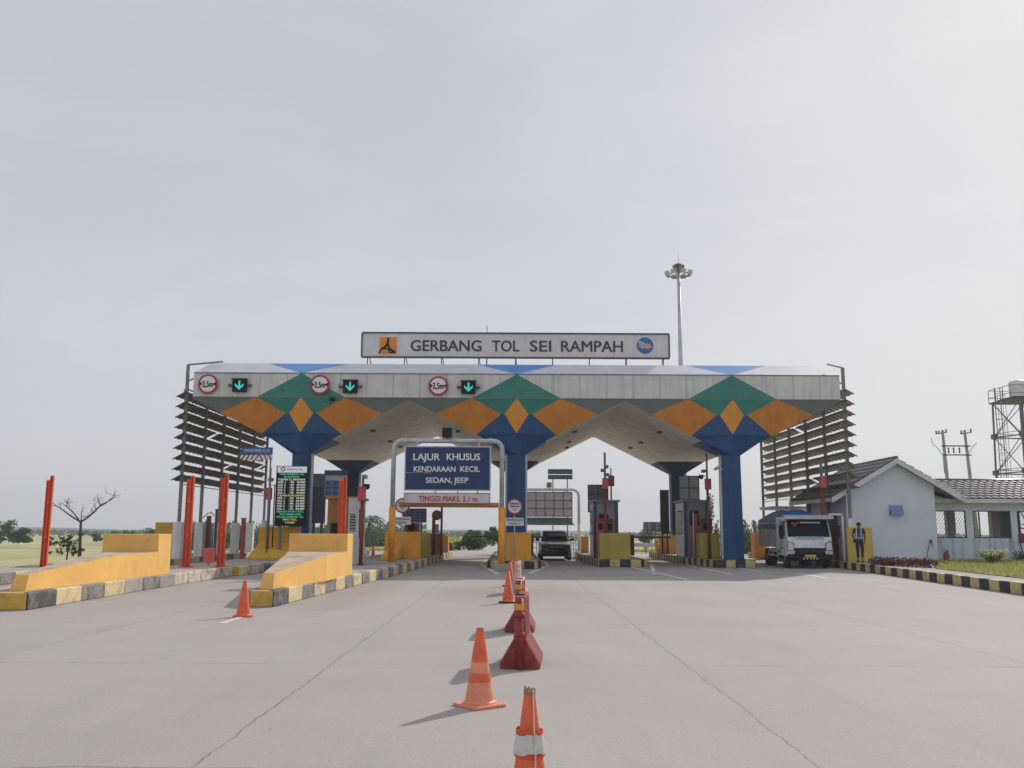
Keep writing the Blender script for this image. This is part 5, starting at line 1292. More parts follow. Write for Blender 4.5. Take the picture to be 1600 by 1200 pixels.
# ================================================================== TOLL OFFICE
wallp = mat('office_wall_paint', (.66, .71, .78), .8, .04, .8, .1, 30, dirt=(.55, .58, .62), dirt_amt=.35)
wallst = mat('office_wall_stained', (.60, .66, .75), .8, .05, .8, .1, 30, dirt=(.22, .23, .24), dirt_amt=.85, streak=True)
trim = mat('barge_board_white', (.66, .66, .67), .6, .05, 1, dirt=(.4, .4, .4), dirt_amt=.5)
tile = mat('glazed_roof_tile', (.085, .075, .08), .26, .2, 3, spec=.7)
tile2 = mat('roof_tile_slate', (.13, .13, .145), .55, .2, 3)
def tiled(mb, e0, e1, r0, r1, mi=0, tw=.34, tl=.42, amp=.06, step=.03):
    """pantile roof between eave e0-e1 and ridge r0-r1"""
    e0, e1, r0, r1 = map(Vector, (e0, e1, r0, r1)); W = (e1 - e0).length; Lh = ((r0 + r1) / 2 - (e0 + e1) / 2).length
    nrm = (e1 - e0).cross(r0 - e0).normalized()
    if nrm.z < 0: nrm = -nrm
    nu = int(W / tw) * 4; nr = max(2, int(Lh / tl)); vs = []; fs = []
    for j in range(nr):
        for (v, st) in ((j / nr, step), ((j + 1) / nr, 0.0)):
            for i in range(nu + 1):
                u = i / nu; p = e0.lerp(e1, u).lerp(r0.lerp(r1, u), v)
                vs.append(p + nrm * (amp * abs(math.sin(math.pi * u * nu / 4)) + st))
    n = nu + 1
    for q in range(2 * nr - 1):
        for i in range(nu): fs.append((q * n + i, q * n + i + 1, (q + 1) * n + i + 1, (q + 1) * n + i))
    mb.add(vs, fs, mi)
YO = 44.0
xl, xr, xa = P(1326, 860, YO).x, P(1463, 820, YO).x, P(1401, 714, YO - .4).x
za = P(1401, 714, YO - .4).z - .05; ze = P(1508, 780, YO - .4).z + .06; xe = P(1510, 780, YO - .4).x
xe0 = 2 * xa - xe; zg = .33
o = (xa, YO, zg)
of = thing('toll_office', 'white toll office with a gabled front, tiled roof and open side gallery', 'building', o)
sl = (za - ze) / (xe - xa); wz = lambda x: za - .18 - sl * abs(x - xa)
b = MB(o)
b.prismY([(xl, zg), (xr, zg), (xr, wz(xr)), (xa, wz(xa)), (xl, wz(xl))], YO, YO + .2, 0)
b.box(xl, xl + .2, YO + .2, 50.0, zg, wz(xl) - .0); b.box(xr - .2, xr, YO + .2, 50.0, zg, wz(xr)); b.prismY([(xl, zg), (xr, zg), (xr, wz(xr)), (xa, wz(xa)), (xl, wz(xl))], 49.8, 50, 0)
b.build('wall', wallp, of)
b = MB(o); yr0, yr1 = YO - .4, 50.4
tiled(b, (xe, yr0, ze), (xe, yr1, ze), (xa, yr0, za), (xa, yr1, za)); tiled(b, (xe0, yr0, ze), (xe0, yr1, ze), (xa, yr0, za), (xa, yr1, za))
b.cyl((xa, yr0, za + .02), (xa, yr1, za + .02), .09, n=10)
b.build('roof', tile2, of)
b = MB(o)
for s, xq in ((1, xe), (-1, xe0)):
    b.hexa([(xa, yr0 - .02, za - .26), (xa, yr0 + .02, za - .26), (xa, yr0 + .02, za - .01), (xa, yr0 - .02, za - .01)], [(xq, yr0 - .02, ze - .26), (xq, yr0 + .02, ze - .26), (xq, yr0 + .02, ze - .01), (xq, yr0 - .02, ze - .01)])
    b.poly([(xa, yr0, za - .06), (xq, yr0, ze - .06), (xq, yr1, ze - .06), (xa, yr1, za - .06)])
    b.box(min(xq, xq - s * .02), max(xq, xq - s * .02), yr0 + .021, yr1, ze - .2, ze - .005)
b.build('barge_board', trim, of)
# awning window
a, d = P(1388, 797, YO), P(1410.5, 797, YO); z1, z0 = P(1399, 788, YO).z, P(1399, 806, YO).z
b = MB(o); 
for z in (z0, z1 - .05): b.box(a.x, d.x, YO - .03, YO + .0, z, z + .05)
for x in (a.x, d.x - .05): b.box(x, x + .05, YO - .029, YO, z0 + .05, z1 - .05)
b.box(a.x + .05, d.x - .05, YO - .006, YO - .001, z0 + .05, z1 - .05, 1); wn = b.build('window', [trim, dsteel], of)
b = MB(o); b.hexa([(a.x + .04, YO - .04, z1 - .05), (d.x - .04, YO - .04, z1 - .05), (d.x - .04, YO - .22, z0 + .03), (a.x + .04, YO - .22, z0 + .03)], [(a.x + .04, YO - .06, z1 - .05), (d.x - .04, YO - .06, z1 - .05), (d.x - .04, YO - .24, z0 + .03), (a.x + .04, YO - .24, z0 + .03)]); b.build('pane', mat('blue_glass', (.10, .22, .42), .12, .05, 2, spec=.7), wn)
# side gallery (right wing)
YW = 45.0; xw1 = 31.0
zs, zl = P(1540, 841, YW).z, P(1540, 798, YW).z; zt_ = P(1540, 783, YW).z
b = MB(o)
ops = [(P(1462, 820, YW).x, P(1510, 820, YW).x), (P(1521, 820, YW).x, P(1580, 820, YW).x), (P(1590, 820, YW).x, P(1650, 820, YW).x), (P(1662, 820, YW).x, P(1730, 820, YW).x)]
b.box(xr, xw1, YW, YW + .15, zg, zs, 1)
prev = xr
for x0_, x1_ in ops + [(xw1, xw1)]:
    if x0_ > prev + .01: b.box(prev, x0_, YW, YW + .15, zs, zl, 0)
    prev = x1_
b.box(xr, xw1, YW, YW + .15, zl, zt_ + .1, 0)
b.box(xw1 - .15, xw1, YW + .15, 50, zg, zt_ + .1, 0)
b.box(xr, xw1, 49.85, 50, zg, zs - .25, 0)
b.box(xr, xw1, 49.85, 50, zl + .3, zt_ + .1, 0)
b.box(27.6, 29.5, 49.85, 50, zs - .25, zl + .3, 0)
b.box(xr, xw1, YW + .15, 49.85, zg, zg + .03, 0)
b.build('gallery_wall', [wallp, wallst], of)
for i, (x0_, x1_) in enumerate(ops):
    b = MB(o); w_ = .05
    for z in (zs, zl - w_): b.box(x0_, x1_, YW + .02, YW + .08, z, z + w_)
    for x in (x0_, x1_ - w_): b.box(x, x + w_, YW + .021, YW + .079, zs + w_, zl - w_)
    if i in (0, 1): b.box(x0_ + (x1_ - x0_) * (.42 if i == 0 else .16), x0_ + (x1_ - x0_) * (.42 if i == 0 else .16) + .05, YW + .021, YW + .079, zs + w_, zl - w_)
    fr = b.build('window_frame', dsteel, of)
    b = MB(o); h_ = zl - zs - 2 * w_; W2 = x1_ - x0_ - 2 * w_; st = .15; k = -h_
    rngs = ((0, 1),) if i != 1 else ((0, .16), (.52, 1))
    while k < W2:
        for dr in (1, -1):
            # diagonal bar from bottom to top, clipped to the opening
            pa = [k, 0]; pb = [k + h_ * .62, h_]
            if dr < 0: pa, pb = [k + h_ * .62, 0], [k, h_]
            def clip(lo, hi):
                (ax, az), (bx, bz) = pa, pb
                if ax == bx: return None
                t0, t1 = (lo - ax) / (bx - ax), (hi - ax) / (bx - ax)
                if t0 > t1: t0, t1 = t1, t0
                t0, t1 = max(0, t0), min(1, t1)
                return None if t1 - t0 < .02 else ((ax + (bx - ax) * t0, az + (bz - az) * t0), (ax + (bx - ax) * t1, az + (bz - az) * t1))
            for (f0, f1) in rngs:
                cl = clip(W2 * f0, W2 * f1)
                if cl: b.bar((x0_ + w_ + cl[0][0], YW + .05 + .008 * dr, zs + w_ + cl[0][1]), (x0_ + w_ + cl[1][0], YW + .05 + .008 * dr, zs + w_ + cl[1][1]), .010)
        k += st
    b.build('grille', dsteel, fr)
for px, Yk in ((1487, 48), (1556, 48), (1625, 48)):
    b = MB(o); x = P(px, 820, Yk).x; b.box(x - .2, x + .2, Yk, Yk + .35, zg, zt_); b.build('pillar', mat('cream_pillar', (.48, .44, .36), .8, .06, 1), of)
b = MB(o); x0_ = P(1567, 820, 49).x; b.box(x0_, x0_ + 1.3, 49.7, 49.8, zs - .2, zl + .1); b.build('pane', mat('teal_glass', (.10, .17, .18), .15, .1, 1, spec=.6), of)
b = MB(o); zrr = P(1540, 752, 48.2).z
tiled(b, (xe - .55, YW - .55, zt_ + .07), (xw1 + .3, YW - .55, zt_ + .07), (xa + 1.2, 48.0, zrr), (xw1 + .3, 48.0, zrr))
mk = len(b.f)
tiled(b, (xe - .55, 50.8, zt_ + .07), (xw1 + .3, 50.8, zt_ + .07), (xa + 1.2, 48.0, zrr), (xw1 + .3, 48.0, zrr))
b.cyl((xa + 1.2, 48.0, zrr + .02), (xw1 + .3, 48.0, zrr + .02), .10, n=10)
b.build('gallery_roof', tile, of)
b = MB(o); b.box(xe - 1.2, xw1 + .3, YW - .58, YW - .54, zt_ - .10, zt_ + .08); b.poly([(xr, YW - .54, zt_ - .06), (xw1 + .3, YW - .54, zt_ - .06), (xw1 + .3, YW, zt_ - .06), (xr, YW, zt_ - .06)]); b.build('eave_board', trim, of)
# porch behind the right screen, door, gutter pipe
b = MB(o); b.box(xl - .012, xl, 45.3, 46.3, zg, 2.5, 0); b.build('door', brownp, of)
b = MB(o); b.box(xl - .3, xl - .2, YO - .12, YO - .02, zg, 2.45); b.box(xl - .9, xl - .2, YO - .12, YO - .02, 2.4, 2.5); b.build('gutter_pipe', signwhite, of)
b = MB(o); x1_ = xl
b.prismY([(x1_ - 1.6, 3.0), (x1_ - 1.5, 2.85), (x1_ + 2.2, 2.85), (x1_ + 2.2, 3.0)], 50.4, 53.5); b.box(x1_ - .2, x1_ + .0, 53.2, 53.4, .33, 2.849); b.build('porch_roof', trim, of)
# downpipe of walls : stain marks modelled as shallow strips
# white post + red pole next to the mustard wall

# ================================================================== GARDEN
lawn_m = mat('lawn_grass', (.21, .26, .06), .95, .3, .6, .6, 14, dirt=(.36, .29, .11), dirt_amt=.8, dirt_scale=.5)
xk = lambda y: 13.45 + (y - 25) * 1.55 / 18.2
b = MB(); p_ = [G(1462, 888, .33), G(1600, 903, .33), G(1750, 921, .33), Vector((33, 40, .33)), Vector((33, YW - .02, .33)), Vector((xr + .05, YW - .02, .33))]
p_ = [(v[0], v[1], .325) for v in p_]; b.poly(p_); struct(b.build('lawn_soil', mat('lawn_soil', (.20, .20, .08), .95, .3, 2)))
def inside(pt, poly):
    r_ = False; n = len(poly)
    for i in range(n):
        (x1, y1), (x2, y2) = poly[i][:2], poly[(i + 1) % n][:2]
        if (y1 > pt[1]) != (y2 > pt[1]) and pt[0] < (x2 - x1) * (pt[1] - y1) / (y2 - y1) + x1: r_ = not r_
    return r_
grassb = leafmat('grass_blades', (.26, .32, .08), (.55, .49, .18), .35)
rn = random.Random(21); b = MB()
minx, maxx = min(p[0] for p in p_), max(p[0] for p in p_); miny, maxy = min(p[1] for p in p_), max(p[1] for p in p_); cnt = 0
while cnt < 16000:
    x, y = rn.uniform(minx, maxx), rn.uniform(miny, maxy)
    if not inside((x, y), p_) : continue
    cnt += 1; hh = rn.uniform(.05, .15) * (1 + .5 * math.sin(x * 2) * math.sin(y * 1.7)); a_ = rn.uniform(0, 6.28); w_ = .02
    lx, ly = rn.uniform(-.05, .05), rn.uniform(-.05, .05)
    b.add([(x - w_ * math.cos(a_), y - w_ * math.sin(a_), .32), (x + w_ * math.cos(a_), y + w_ * math.sin(a_), .32), (x + lx, y + ly, .32 + hh)], [(0, 1, 2)])
tag(b.build('grass', grassb), 'short green and yellowish lawn in front of the office gallery', 'grass', kind='stuff')
def leaves(mb, c, r, n, size, rn, mi=0, flat=.5, shell=.0):
    c = Vector(c)
    for _ in range(n):
        while True:
            v = Vector((rn.uniform(-1, 1), rn.uniform(-1, 1), rn.uniform(-1, 1)))
            if shell < v.length <= 1: break
        p = c + Vector((v.x * r[0], v.y * r[1], v.z * r[2])); s_ = size * rn.uniform(.6, 1.3)
        q = Vector((rn.gauss(0, 1), rn.gauss(0, 1), rn.gauss(0, 1) + flat)).normalized(); a_ = q.orthogonal().normalized(); b_ = q.cross(a_)
        t_ = rn.uniform(0, 6.28); e = a_ * math.cos(t_) + b_ * math.sin(t_); f_ = q.cross(e)
        mb.add([p - e * s_ * .5, p + f_ * s_ * .22, p + e * s_ * .5, p - f_ * s_ * .22], [(0, 1, 2, 3)], mi)
redl = leafmat('red_shrub_leaves', (.07, .018, .028), (.22, .055, .07), .15)
rn = random.Random(5); pa, pb = G(1372, 883, .33), G(1468, 887, .33)
for i in range(6):
    f = (i + .5) / 6; c = pa.lerp(pb, f); c.y += .5 + rn.uniform(-.1, .1)
    o_ = (c.x, c.y, .32); b = MB(o_); leaves(b, (c.x, c.y, .47), (.38, .42, .2), 420, .09, rn)
    t = thing('red_shrub', ['leftmost low dark red shrub before the office wall', 'second low dark red shrub from the left before the office', 'third low dark red shrub before the office', 'fourth low dark red shrub before the office, right of the middle', 'fifth low dark red shrub, next to last before the lawn', 'rightmost low dark red shrub beside the lawn edge'][i], 'shrub', o_, group='low red shrubs along the office wall')
    b.build('foliage', redl, t)
    b = MB(o_)
    for k in range(5): b.cyl((c.x + rn.uniform(-.1, .1), c.y + rn.uniform(-.1, .1), .32), (c.x + rn.uniform(-.25, .25), c.y + rn.uniform(-.25, .25), .52), .01, n=5)
    b.build('stem', brownp, t)
# papyrus-like clump of arching leaves
archl = leafmat('arching_leaves', (.18, .24, .06), (.52, .50, .22), .35)
def archclump(label, name, cat, c, n, L, w, m_, rn, group=None, upright=.5):
    o_ = tuple(c); t = thing(name, label, cat, o_, group=group); b = MB(o_); c = Vector(c)
    for i in range(n):
        a_ = rn.uniform(0, 6.28); l_ = L * rn.uniform(.7, 1.1); up_ = rn.uniform(upright, upright + .5); d = Vector((math.cos(a_), math.sin(a_), 0)); sd = Vector((-d.y, d.x, 0)); prev = None
        for k in range(6):
            f = k / 5; p = c + d * (.14 + l_ * f * .8) + sd * (.06 * math.sin(i)) + Vector((0, 0, l_ * (up_ * 2 * f - (up_ * 1.6) * f * f))); ww = w * (1 - f ** 2) * .5 + .002
            cur = (p - sd * ww, p + sd * ww)
            if prev: b.add([prev[0], prev[1], cur[1], cur[0]], [(0, 1, 2, 3)])
            prev = cur
    b.build('foliage', m_, t); return t
c = G(1552, 880, .33); archclump('round clump of pale arching leaves on the lawn by the gallery wall', 'arching_plant', 'plant', (c.x, c.y, .33), 190, 1.0, .045, archl, random.Random(3))
dkl = leafmat('dark_leaves', (.03, .07, .03), (.07, .12, .05), .2)
for i, px in enumerate((1592, 1604)): 
    c = G(px, 876, .33); archclump(['dark spiky plant right of the pale clump, at the right picture edge', 'dark spiky plant partly cut by the right picture edge'][i], 'spiky_plant', 'plant', (c.x, c.y, .33), 30, .5, .03, dkl, random.Random(i), upright=1.0)
# garden lamp leaning on the wall, red plate sign
c = P(1446, 867, 43.7); o_ = (c.x, 43.7, .33); t = thing('garden_lamp', 'thin dark garden lamp on a slanted stick by the office wall', 'lamp', o_)
b = MB(o_); e = P(1453, 846, 43.7); b.cyl((c.x, 43.7, .33), (e.x, 43.7, e.z), .018, n=6); b.build('stem', black, t); b = MB(o_); b.ell((e.x + .03, 43.68, e.z + .0), (.08, .06, .09), 10); b.bar((e.x + .05, 43.7, e.z), (e.x + .12, 43.7, e.z - .25), .04); b.build('lamp_head', dsteel, t)
c = P(1597, 840, 43.5); o_ = (c.x, 43.5, .33); t = thing('garden_sign', 'dark red plate on a thin curved stand at the right picture edge', 'sign', o_)
b = MB(o_); b.box(c.x - .18, c.x + .25, 43.48, 43.52, c.z - .25, c.z + .2); b.build('plate', mat('maroon_plate', (.18, .02, .06), .5, .05, 3), t, .02); b = MB(o_); b.tube([(c.x + .12, 43.53, .33), (c.x - .02, 43.53, .8), (c.x - .12, 43.53, c.z - .1)], .02, 6); b.build('stand', black, t)
c = G(1469, 876, .33); o_ = (c.x, 43.6, .33); t = thing('clay_pot', 'small brown pot standing at the corner of the office wall', 'pot', o_)
b = MB(o_); b.lathe((c.x, 43.6, .33), [(.08, 0), (.13, .1), (.14, .25), (.11, .32), (.12, .36)], 16); b.build('pot', brownp, t); b = MB(o_); leaves(b, (c.x, 43.6, .75), (.12, .12, .12), 40, .1, random.Random(2)); b.build('foliage', dkl, t)

# ================================================================== MAST, POLES, TOWER
YM = 84.0
c = P(1064, 650, YM); x = P(1062, 500, YM).x; zt = P(1061, 428, YM).z; o_ = (x, YM, 0)
t = thing('high_mast_light', 'very tall grey mast with a ring of floodlights rising behind the canopy', 'street lamp', o_)
b = MB(o_); b.cyl((x, YM, -.1), (x, YM, zt + .6), .36, .13, 14); b.build('pole', steel, t)
b = MB(o_); rr_ = 1.0
pts_ = [(x + rr_ * math.cos(2 * math.pi * k / 24), YM + rr_ * math.sin(2 * math.pi * k / 24), zt - .1) for k in range(25)]; b.tube(pts_, .06, 6)
for k in range(6): a_ = 2 * math.pi * k / 6; b.bar((x, YM, zt - .35), (x + rr_ * math.cos(a_), YM + rr_ * math.sin(a_), zt - .1), .06)
b.box(x - .5, x + .5, YM - .5, YM + .5, zt + .3, zt + .36); b.build('ring_frame', gsteel, t)
for k in range(8):
    a_ = 2 * math.pi * k / 8 + .2; b = MB(o_); b.T = Matrix.Translation((x + 1.05 * math.cos(a_), YM + 1.05 * math.sin(a_), zt + .08)) @ Matrix.Rotation(a_, 4, 'Z') @ Matrix.Rotation(.5, 4, 'Y')
    b.hexa([(-.05, -.2, -.15), (-.05, .2, -.15), (-.05, .2, .15), (-.05, -.2, .15)], [(.2, -.26, -.2), (.2, .26, -.2), (.2, .26, .2), (.2, -.26, .2)]); b.build('floodlight', steel, t)
b = MB(o_); 
for k in range(4): a_ = 2 * math.pi * k / 4 + .4; b.box(x + .4 * math.cos(a_) - .16, x + .4 * math.cos(a_) + .16, YM + .4 * math.sin(a_) - .16, YM + .4 * math.sin(a_) + .16, zt + .36, zt + .75)
b.lathe((x, YM, zt + .75), [(.6, 0), (.3, .2), (.05, .3)], 10); b.cyl((x, YM, zt + 1), (x, YM, zt + 1.9), .02, n=5); b.build('head_gear', gsteel, t)
# paired utility poles
YU = 92.0; o_ = (P(1498, 760, YU).x, YU, -.3); t = thing('utility_pole', 'pair of grey concrete power poles joined by cross beams behind the office roof', 'utility pole', o_)
polem = mat('pole_concrete', (.30, .30, .295), .85, .1, 2)
tops = []
for xt, xb in ((1472.5, 1480.5), (1507, 1516.5)):
    p0, p1 = P(xb, 752, YU), P(xt, 672, YU); d = (p1 - p0) / (p1.z - p0.z); g0 = p0 - d * (p0.z + .9)
    b = MB(o_); b.cyl(g0, p1, .24, .13, 10); b.build('pole', polem, t); tops.append((p0, p1))
def at(k, y): p0, p1 = tops[k]; z = P(1490, y, YU).z; return p0 + (p1 - p0) * (z - p0.z) / (p1.z - p0.z)
b = MB(o_)
for y in (697, 711): b.bar(at(0, y) + Vector((-.3, -.15, 0)), at(1, y) + Vector((.3, -.15, 0)), .12)
for k, xs_ in ((0, (1462, 1479)), (1, (1501, 1518))): b.bar(P(xs_[0], 678, YU), P(xs_[1], 675.5, YU), .1)
b.build('cross_beam', dsteel, t)
b = MB(o_)
for px, y in ((1463, 678), (1467, 678), (1478.5, 676), (1502, 678), (1517, 675)): q = P(px, y, YU); b.lathe((q.x, q.y, q.z), [(.05, 0), (.11, .1), (.05, .16), (.10, .24), (.04, .34)], 8)
for px in (1481, 1489, 1498): 
    q = P(px, 703, YU); b.lathe((q.x, q.y - .15, q.z - .35), [(.05, 0), (.10, .15), (.05, .3), (.10, .45), (.04, .6)], 8)
b.build('insulator', brownp, t)
b = MB(o_); b.tube([P(1455, 684, YU), P(1457, 693, YU), P(1465, 700, YU), P(1473, 711, YU), P(1476, 740, YU)], .03, 5); b.tube([P(1526, 692, YU), P(1520, 698, YU), P(1514, 708, YU)], .03, 5); b.build('cable', black, t)
# water tower
YT2 = 72.0; zp = P(1570, 628, YT2).z; cx = P(1595, 628, YT2).x; o_ = (cx, YT2, -.3)
t = thing('water_tower', 'steel lattice water tower with a shiny tank at the right picture edge', 'water tower', o_)
tw = mat('tower_steel', (.13, .14, .145), .6, .1, 2)
legs = []
hw = 1.4; ang = R(14)
for k in range(4):
    a_ = ang + math.pi / 4 + k * math.pi / 2; legs.append((math.cos(a_), math.sin(a_)))
lp = lambda k, z: Vector((cx + legs[k % 4][0] * hw * 1.41 * (1 + .012 * (zp - z)), YT2 + legs[k % 4][1] * hw * 1.41 * (1 + .012 * (zp - z)), z))
for k in range(4): b = MB(o_); b.bar(lp(k, -.8), lp(k, zp), .11); b.build('leg', tw, t)
lv = [zp, P(1552, 682, YT2).z, P(1552, 739, YT2).z, 2.0, -.5]
b = MB(o_)
for k in range(4):
    for j in range(len(lv) - 1):
        za_, zb_ = lv[j], lv[j + 1]
        b.bar(lp(k, za_), lp(k + 1, zb_), .045); b.bar(lp(k + 1, za_), lp(k, zb_), .045)
        b.bar(lp(k, zb_), lp(k + 1, zb_), .09); b.bar(lp(k, zb_ + .3), lp(k + 1, zb_ + .3), .04)
        p = lp(k, zb_); b.box(p.x - .18, p.x + .18, p.y - .18, p.y + .18, p.z - .12, p.z + .25)
b.build('bracing', tw, t)
b = MB(o_); b.box(cx - 1.65, cx + 1.65, YT2 - 1.65, YT2 + 1.65, zp, zp + .12); b.box(cx - 1.2, cx + 1.2, YT2 - 1.2, YT2 + 1.2, zp + .12, zp + .3); b.build('platform', dsteel, t)
b = MB(o_)
for z in (zp + .5, zp + 1.1):
    cs = [(-1.65, -1.65), (1.65, -1.65), (1.65, 1.65), (-1.65, 1.65)]
    for k in range(4): b.bar((cx + cs[k][0], YT2 + cs[k][1], z), (cx + cs[(k + 1) % 4][0], YT2 + cs[(k + 1) % 4][1], z), .04)
for k in range(4):
    for f in (0, .33, .66): p = Vector((*cs[k], 0)).lerp(Vector((*cs[(k + 1) % 4], 0)), f); b.bar((cx + p.x, YT2 + p.y, zp + .1), (cx + p.x, YT2 + p.y, zp + 1.12), .04)
b.build('railing', tw, t)
b = MB(o_); zz = zp + .3; rt = P(1609, 610, YT2).x - cx; ht = P(1590, 594, YT2).z - zz - .2
prof = [(rt, 0)]; 
for i in range(8): prof += [(rt, ht * (i + .5) / 8), (rt * 1.02, ht * (i + .75) / 8), (rt, ht * (i + 1) / 8)]
prof += [(rt * .9, ht + .1), (rt * .3, ht + .22), (.02, ht + .23)]
b.lathe((cx, YT2, zz), prof, 28); b.build('tank', mat('stainless_tank', (.62, .62, .60), .22, .04, 3, metal=.9), t)
b = MB(o_); lx = cx - 1.95; ly = YT2 - .3
for dx in (-.22, .22): b.bar((lx + dx, ly, -.3), (lx + dx, ly, zp + 1.1), .05)
z = 0
while z < zp + 1: b.bar((lx - .22, ly, z), (lx + .22, ly, z), .03); z += .4
z = 2.5
while z < zp + .6:
    b.tube([(lx + .35 * math.cos(q), ly - .35 + .35 * math.sin(q) - 0, z) for q in [math.pi * k / 6 - math.pi for k in range(7)]], .02, 5); z += 1.3
for q in (-2.6, -1.57, -.5): b.bar((lx + .35 * math.cos(q), ly - .35 + .35 * math.sin(q), 2.5), (lx + .35 * math.cos(q), ly - .35 + .35 * math.sin(q), zp + .6), .025)
b.build('ladder', tw, t)

# ================================================================== VEGETATION
palm_l = leafmat('palm_leaves', (.05, .10, .045), (.13, .19, .08), .3)
tree_l = leafmat('tree_leaves', (.06, .115, .055), (.13, .185, .085), .3)
bush_l = leafmat('bush_leaves', (.05, .10, .03), (.13, .18, .055), .3)
bark = mat('bark', (.12, .10, .08), .9, .2, 6, .3, 20)
def palm(label, loc, H_, sd, L=2.6, group='oil palms of the plantation'):
    rn = random.Random(sd); t = thing('palm_tree', label, 'palm tree', loc, rn.uniform(0, 6.28), group=group)
    b = MB(); b.cyl((0, 0, -.2), (rn.uniform(-.1, .1), 0, H_ * .55), .28, .22, 8); b.build('trunk', bark, t)
    b = MB()
    for i in range(26):
        a_ = 2.4 * i + rn.uniform(-.2, .2); up_ = .95 - i * .035 + rn.uniform(-.1, .1); d = Vector((math.cos(a_), math.sin(a_), 0)); sd_ = Vector((-d.y, d.x, 0)); l_ = L * rn.uniform(.85, 1.15); pts = []
        for k in range(8):
            f = k / 7; pts.append(Vector((0, 0, H_ * .55)) + d * l_ * (f * (1.15 - up_ * .45)) + Vector((0, 0, l_ * (up_ * 1.25 * f - (.55 + .45 * up_) * f * f))))
        for k in range(7):
            p, q = pts[k], pts[k + 1]; b.add([p - sd_ * .02, p + sd_ * .02, q + sd_ * .02, q - sd_ * .02], [(0, 1, 2, 3)])
            if k == 0: continue
            for m_ in (0, .5):
                r_ = p.lerp(q, m_); ll = l_ * .30 * (1 - abs((k + m_) / 7 - .5) * 1.1)
                for s in (-1, 1):
                    e = r_ + sd_ * s * ll * .8 + (q - p).normalized() * ll * .5 + Vector((0, 0, -ll * rn.uniform(.1, .5)))
                    w = (q - p).normalized() * .07; b.add([r_ - w, r_ + w, e], [(0, 1, 2)])
    b.build('crown', palm_l, t); return t
p0 = palm('tall far oil palm between booth and portal frame', (0, 0, 0), 6.5, 1)
a = P(577, 815, 120); p0.location = (a.x, 120, -.9)
rn = random.Random(12); palms = [p0]
spec = [(246, 797, 95), (590, 812, 128), (566, 818, 132), (604, 816, 140), (1013, 801, 118), (772, 817, 120)]
lbs = ['far oil palm seen through the left louvre posts, tallest there', 'far oil palm right beside the tall one near the portal frame', 'far oil palm half hidden by the camera pole near the booth', 'far oil palm behind the portal frame left leg', 'lone far palm with spreading fronds left of the right rear column', 'hazy far palm just left of the portal frame right leg']
for i, (px, py, Y) in enumerate(spec):
    a = P(px, py, Y); hgt = a.z + .9; s_ = hgt / 7.4; palms.append(dup(p0, (a.x, Y, -.9), rn.uniform(0, 6), lbs[i], s_))
b2 = []
for i in range(52):
    px = 285 + 4.6 * i + rn.uniform(-3, 3); 
    if px > 432: px += 110
    Y = 118 + rn.uniform(0, 34); a = P(px, 811 + rn.uniform(-4, 6), Y); s_ = (a.z + .9) / 7.4
    palms.append(dup(p0, (a.x, Y, -.9), rn.uniform(0, 6), 'far dark green oil palm in the row of plantation palms beyond the left field', s_))
und = MB((0, 0, -.9)); rnu = random.Random(8)
for i in range(190):
    px = 282 + rnu.uniform(0, 380); Y = rnu.uniform(125, 155); a = P(px, 838, Y); leaves(und, (a.x, Y, .5), (2.2, 1.6, rnu.uniform(1.3, 2.6)), 60, .7, rnu)
tag(und.build('undergrowth', tree_l), 'dark green undergrowth massed beneath the far palms beyond the field', 'undergrowth', kind='stuff')
def tree(label, name, base, H_, crown, n, size, sd, m_=None, trunk=.15, clumps=9, cat='tree', group=None, tmin=.35):
    rn = random.Random(sd); base = Vector(base); t = thing(name, label, cat, base, group=group)
    tb = MB(base); top = base + Vector((rn.uniform(-.1, .1) * H_, 0, H_ * .75)); tb.tube([base - Vector((0, 0, .1)), base.lerp(top, .5) + Vector((rn.uniform(-.05, .05) * H_, 0, 0)), top], [trunk, trunk * .7, trunk * .3], 7)
    fb = MB(base)
    for k in range(clumps):
        a_ = rn.uniform(0, 6.28); q = rn.uniform(.2, .8); c = base + Vector((crown[0] * q * math.cos(a_), crown[0] * q * math.sin(a_), H_ * rn.uniform(tmin, .88)))
        s_ = rn.uniform(.3, .55); st = base.lerp(top, min(.95, (c.z - base.z) / H_ * .8)); tb.tube([st, st.lerp(c, .6) + Vector((0, 0, .05 * H_)), c], [trunk * .3, trunk * .2, trunk * .08], 5)
        leaves(fb, c, (crown[0] * s_, crown[0] * s_, crown[1] * s_ * .8), n // clumps, size, rn)
    tb.build('trunk', bark, t); fb.build('crown', m_ or tree_l, t); return t
def tree_at(label, name, px, pbase, ptop, Y, wpx, n, size, sd, **kw):
    a = P(px, pbase, Y); z1 = P(px, ptop, Y).z; r_ = (P(px + wpx / 2, pbase, Y).x - a.x); H_ = z1 - a.z
    return tree(label, name, (a.x, Y, a.z), H_, (r_, H_ * .55), n, size, sd, **kw)
tree_at('far tree with thin airy crown at the left picture edge', 'broadleaf_tree', 14, 846, 812, 135, 36, 700, .45, 1, trunk=.12, tmin=.1, clumps=14)
tree_at('far rounder tree right of the airy one at the left picture edge', 'broadleaf_tree', 35, 846, 824, 135, 30, 1100, .5, 2, tmin=.05, clumps=14)
tree_at('far small dark bush at the very left picture edge', 'bush', 1, 848, 830, 130, 16, 300, .5, 3, cat='bush', tmin=.1)
for i, (px, pt, w_) in enumerate(((185, 829, 30), (200, 831, 26), (152, 833, 22))):
    tree_at(['far low tree at field edge, left of the orange posts', 'far low tree at field edge nearest the left screen', 'far low tree at field edge behind the bare tree'][i], 'broadleaf_tree', px, 845, pt, 150, w_, 300, .6, 10 + i, tmin=.15)
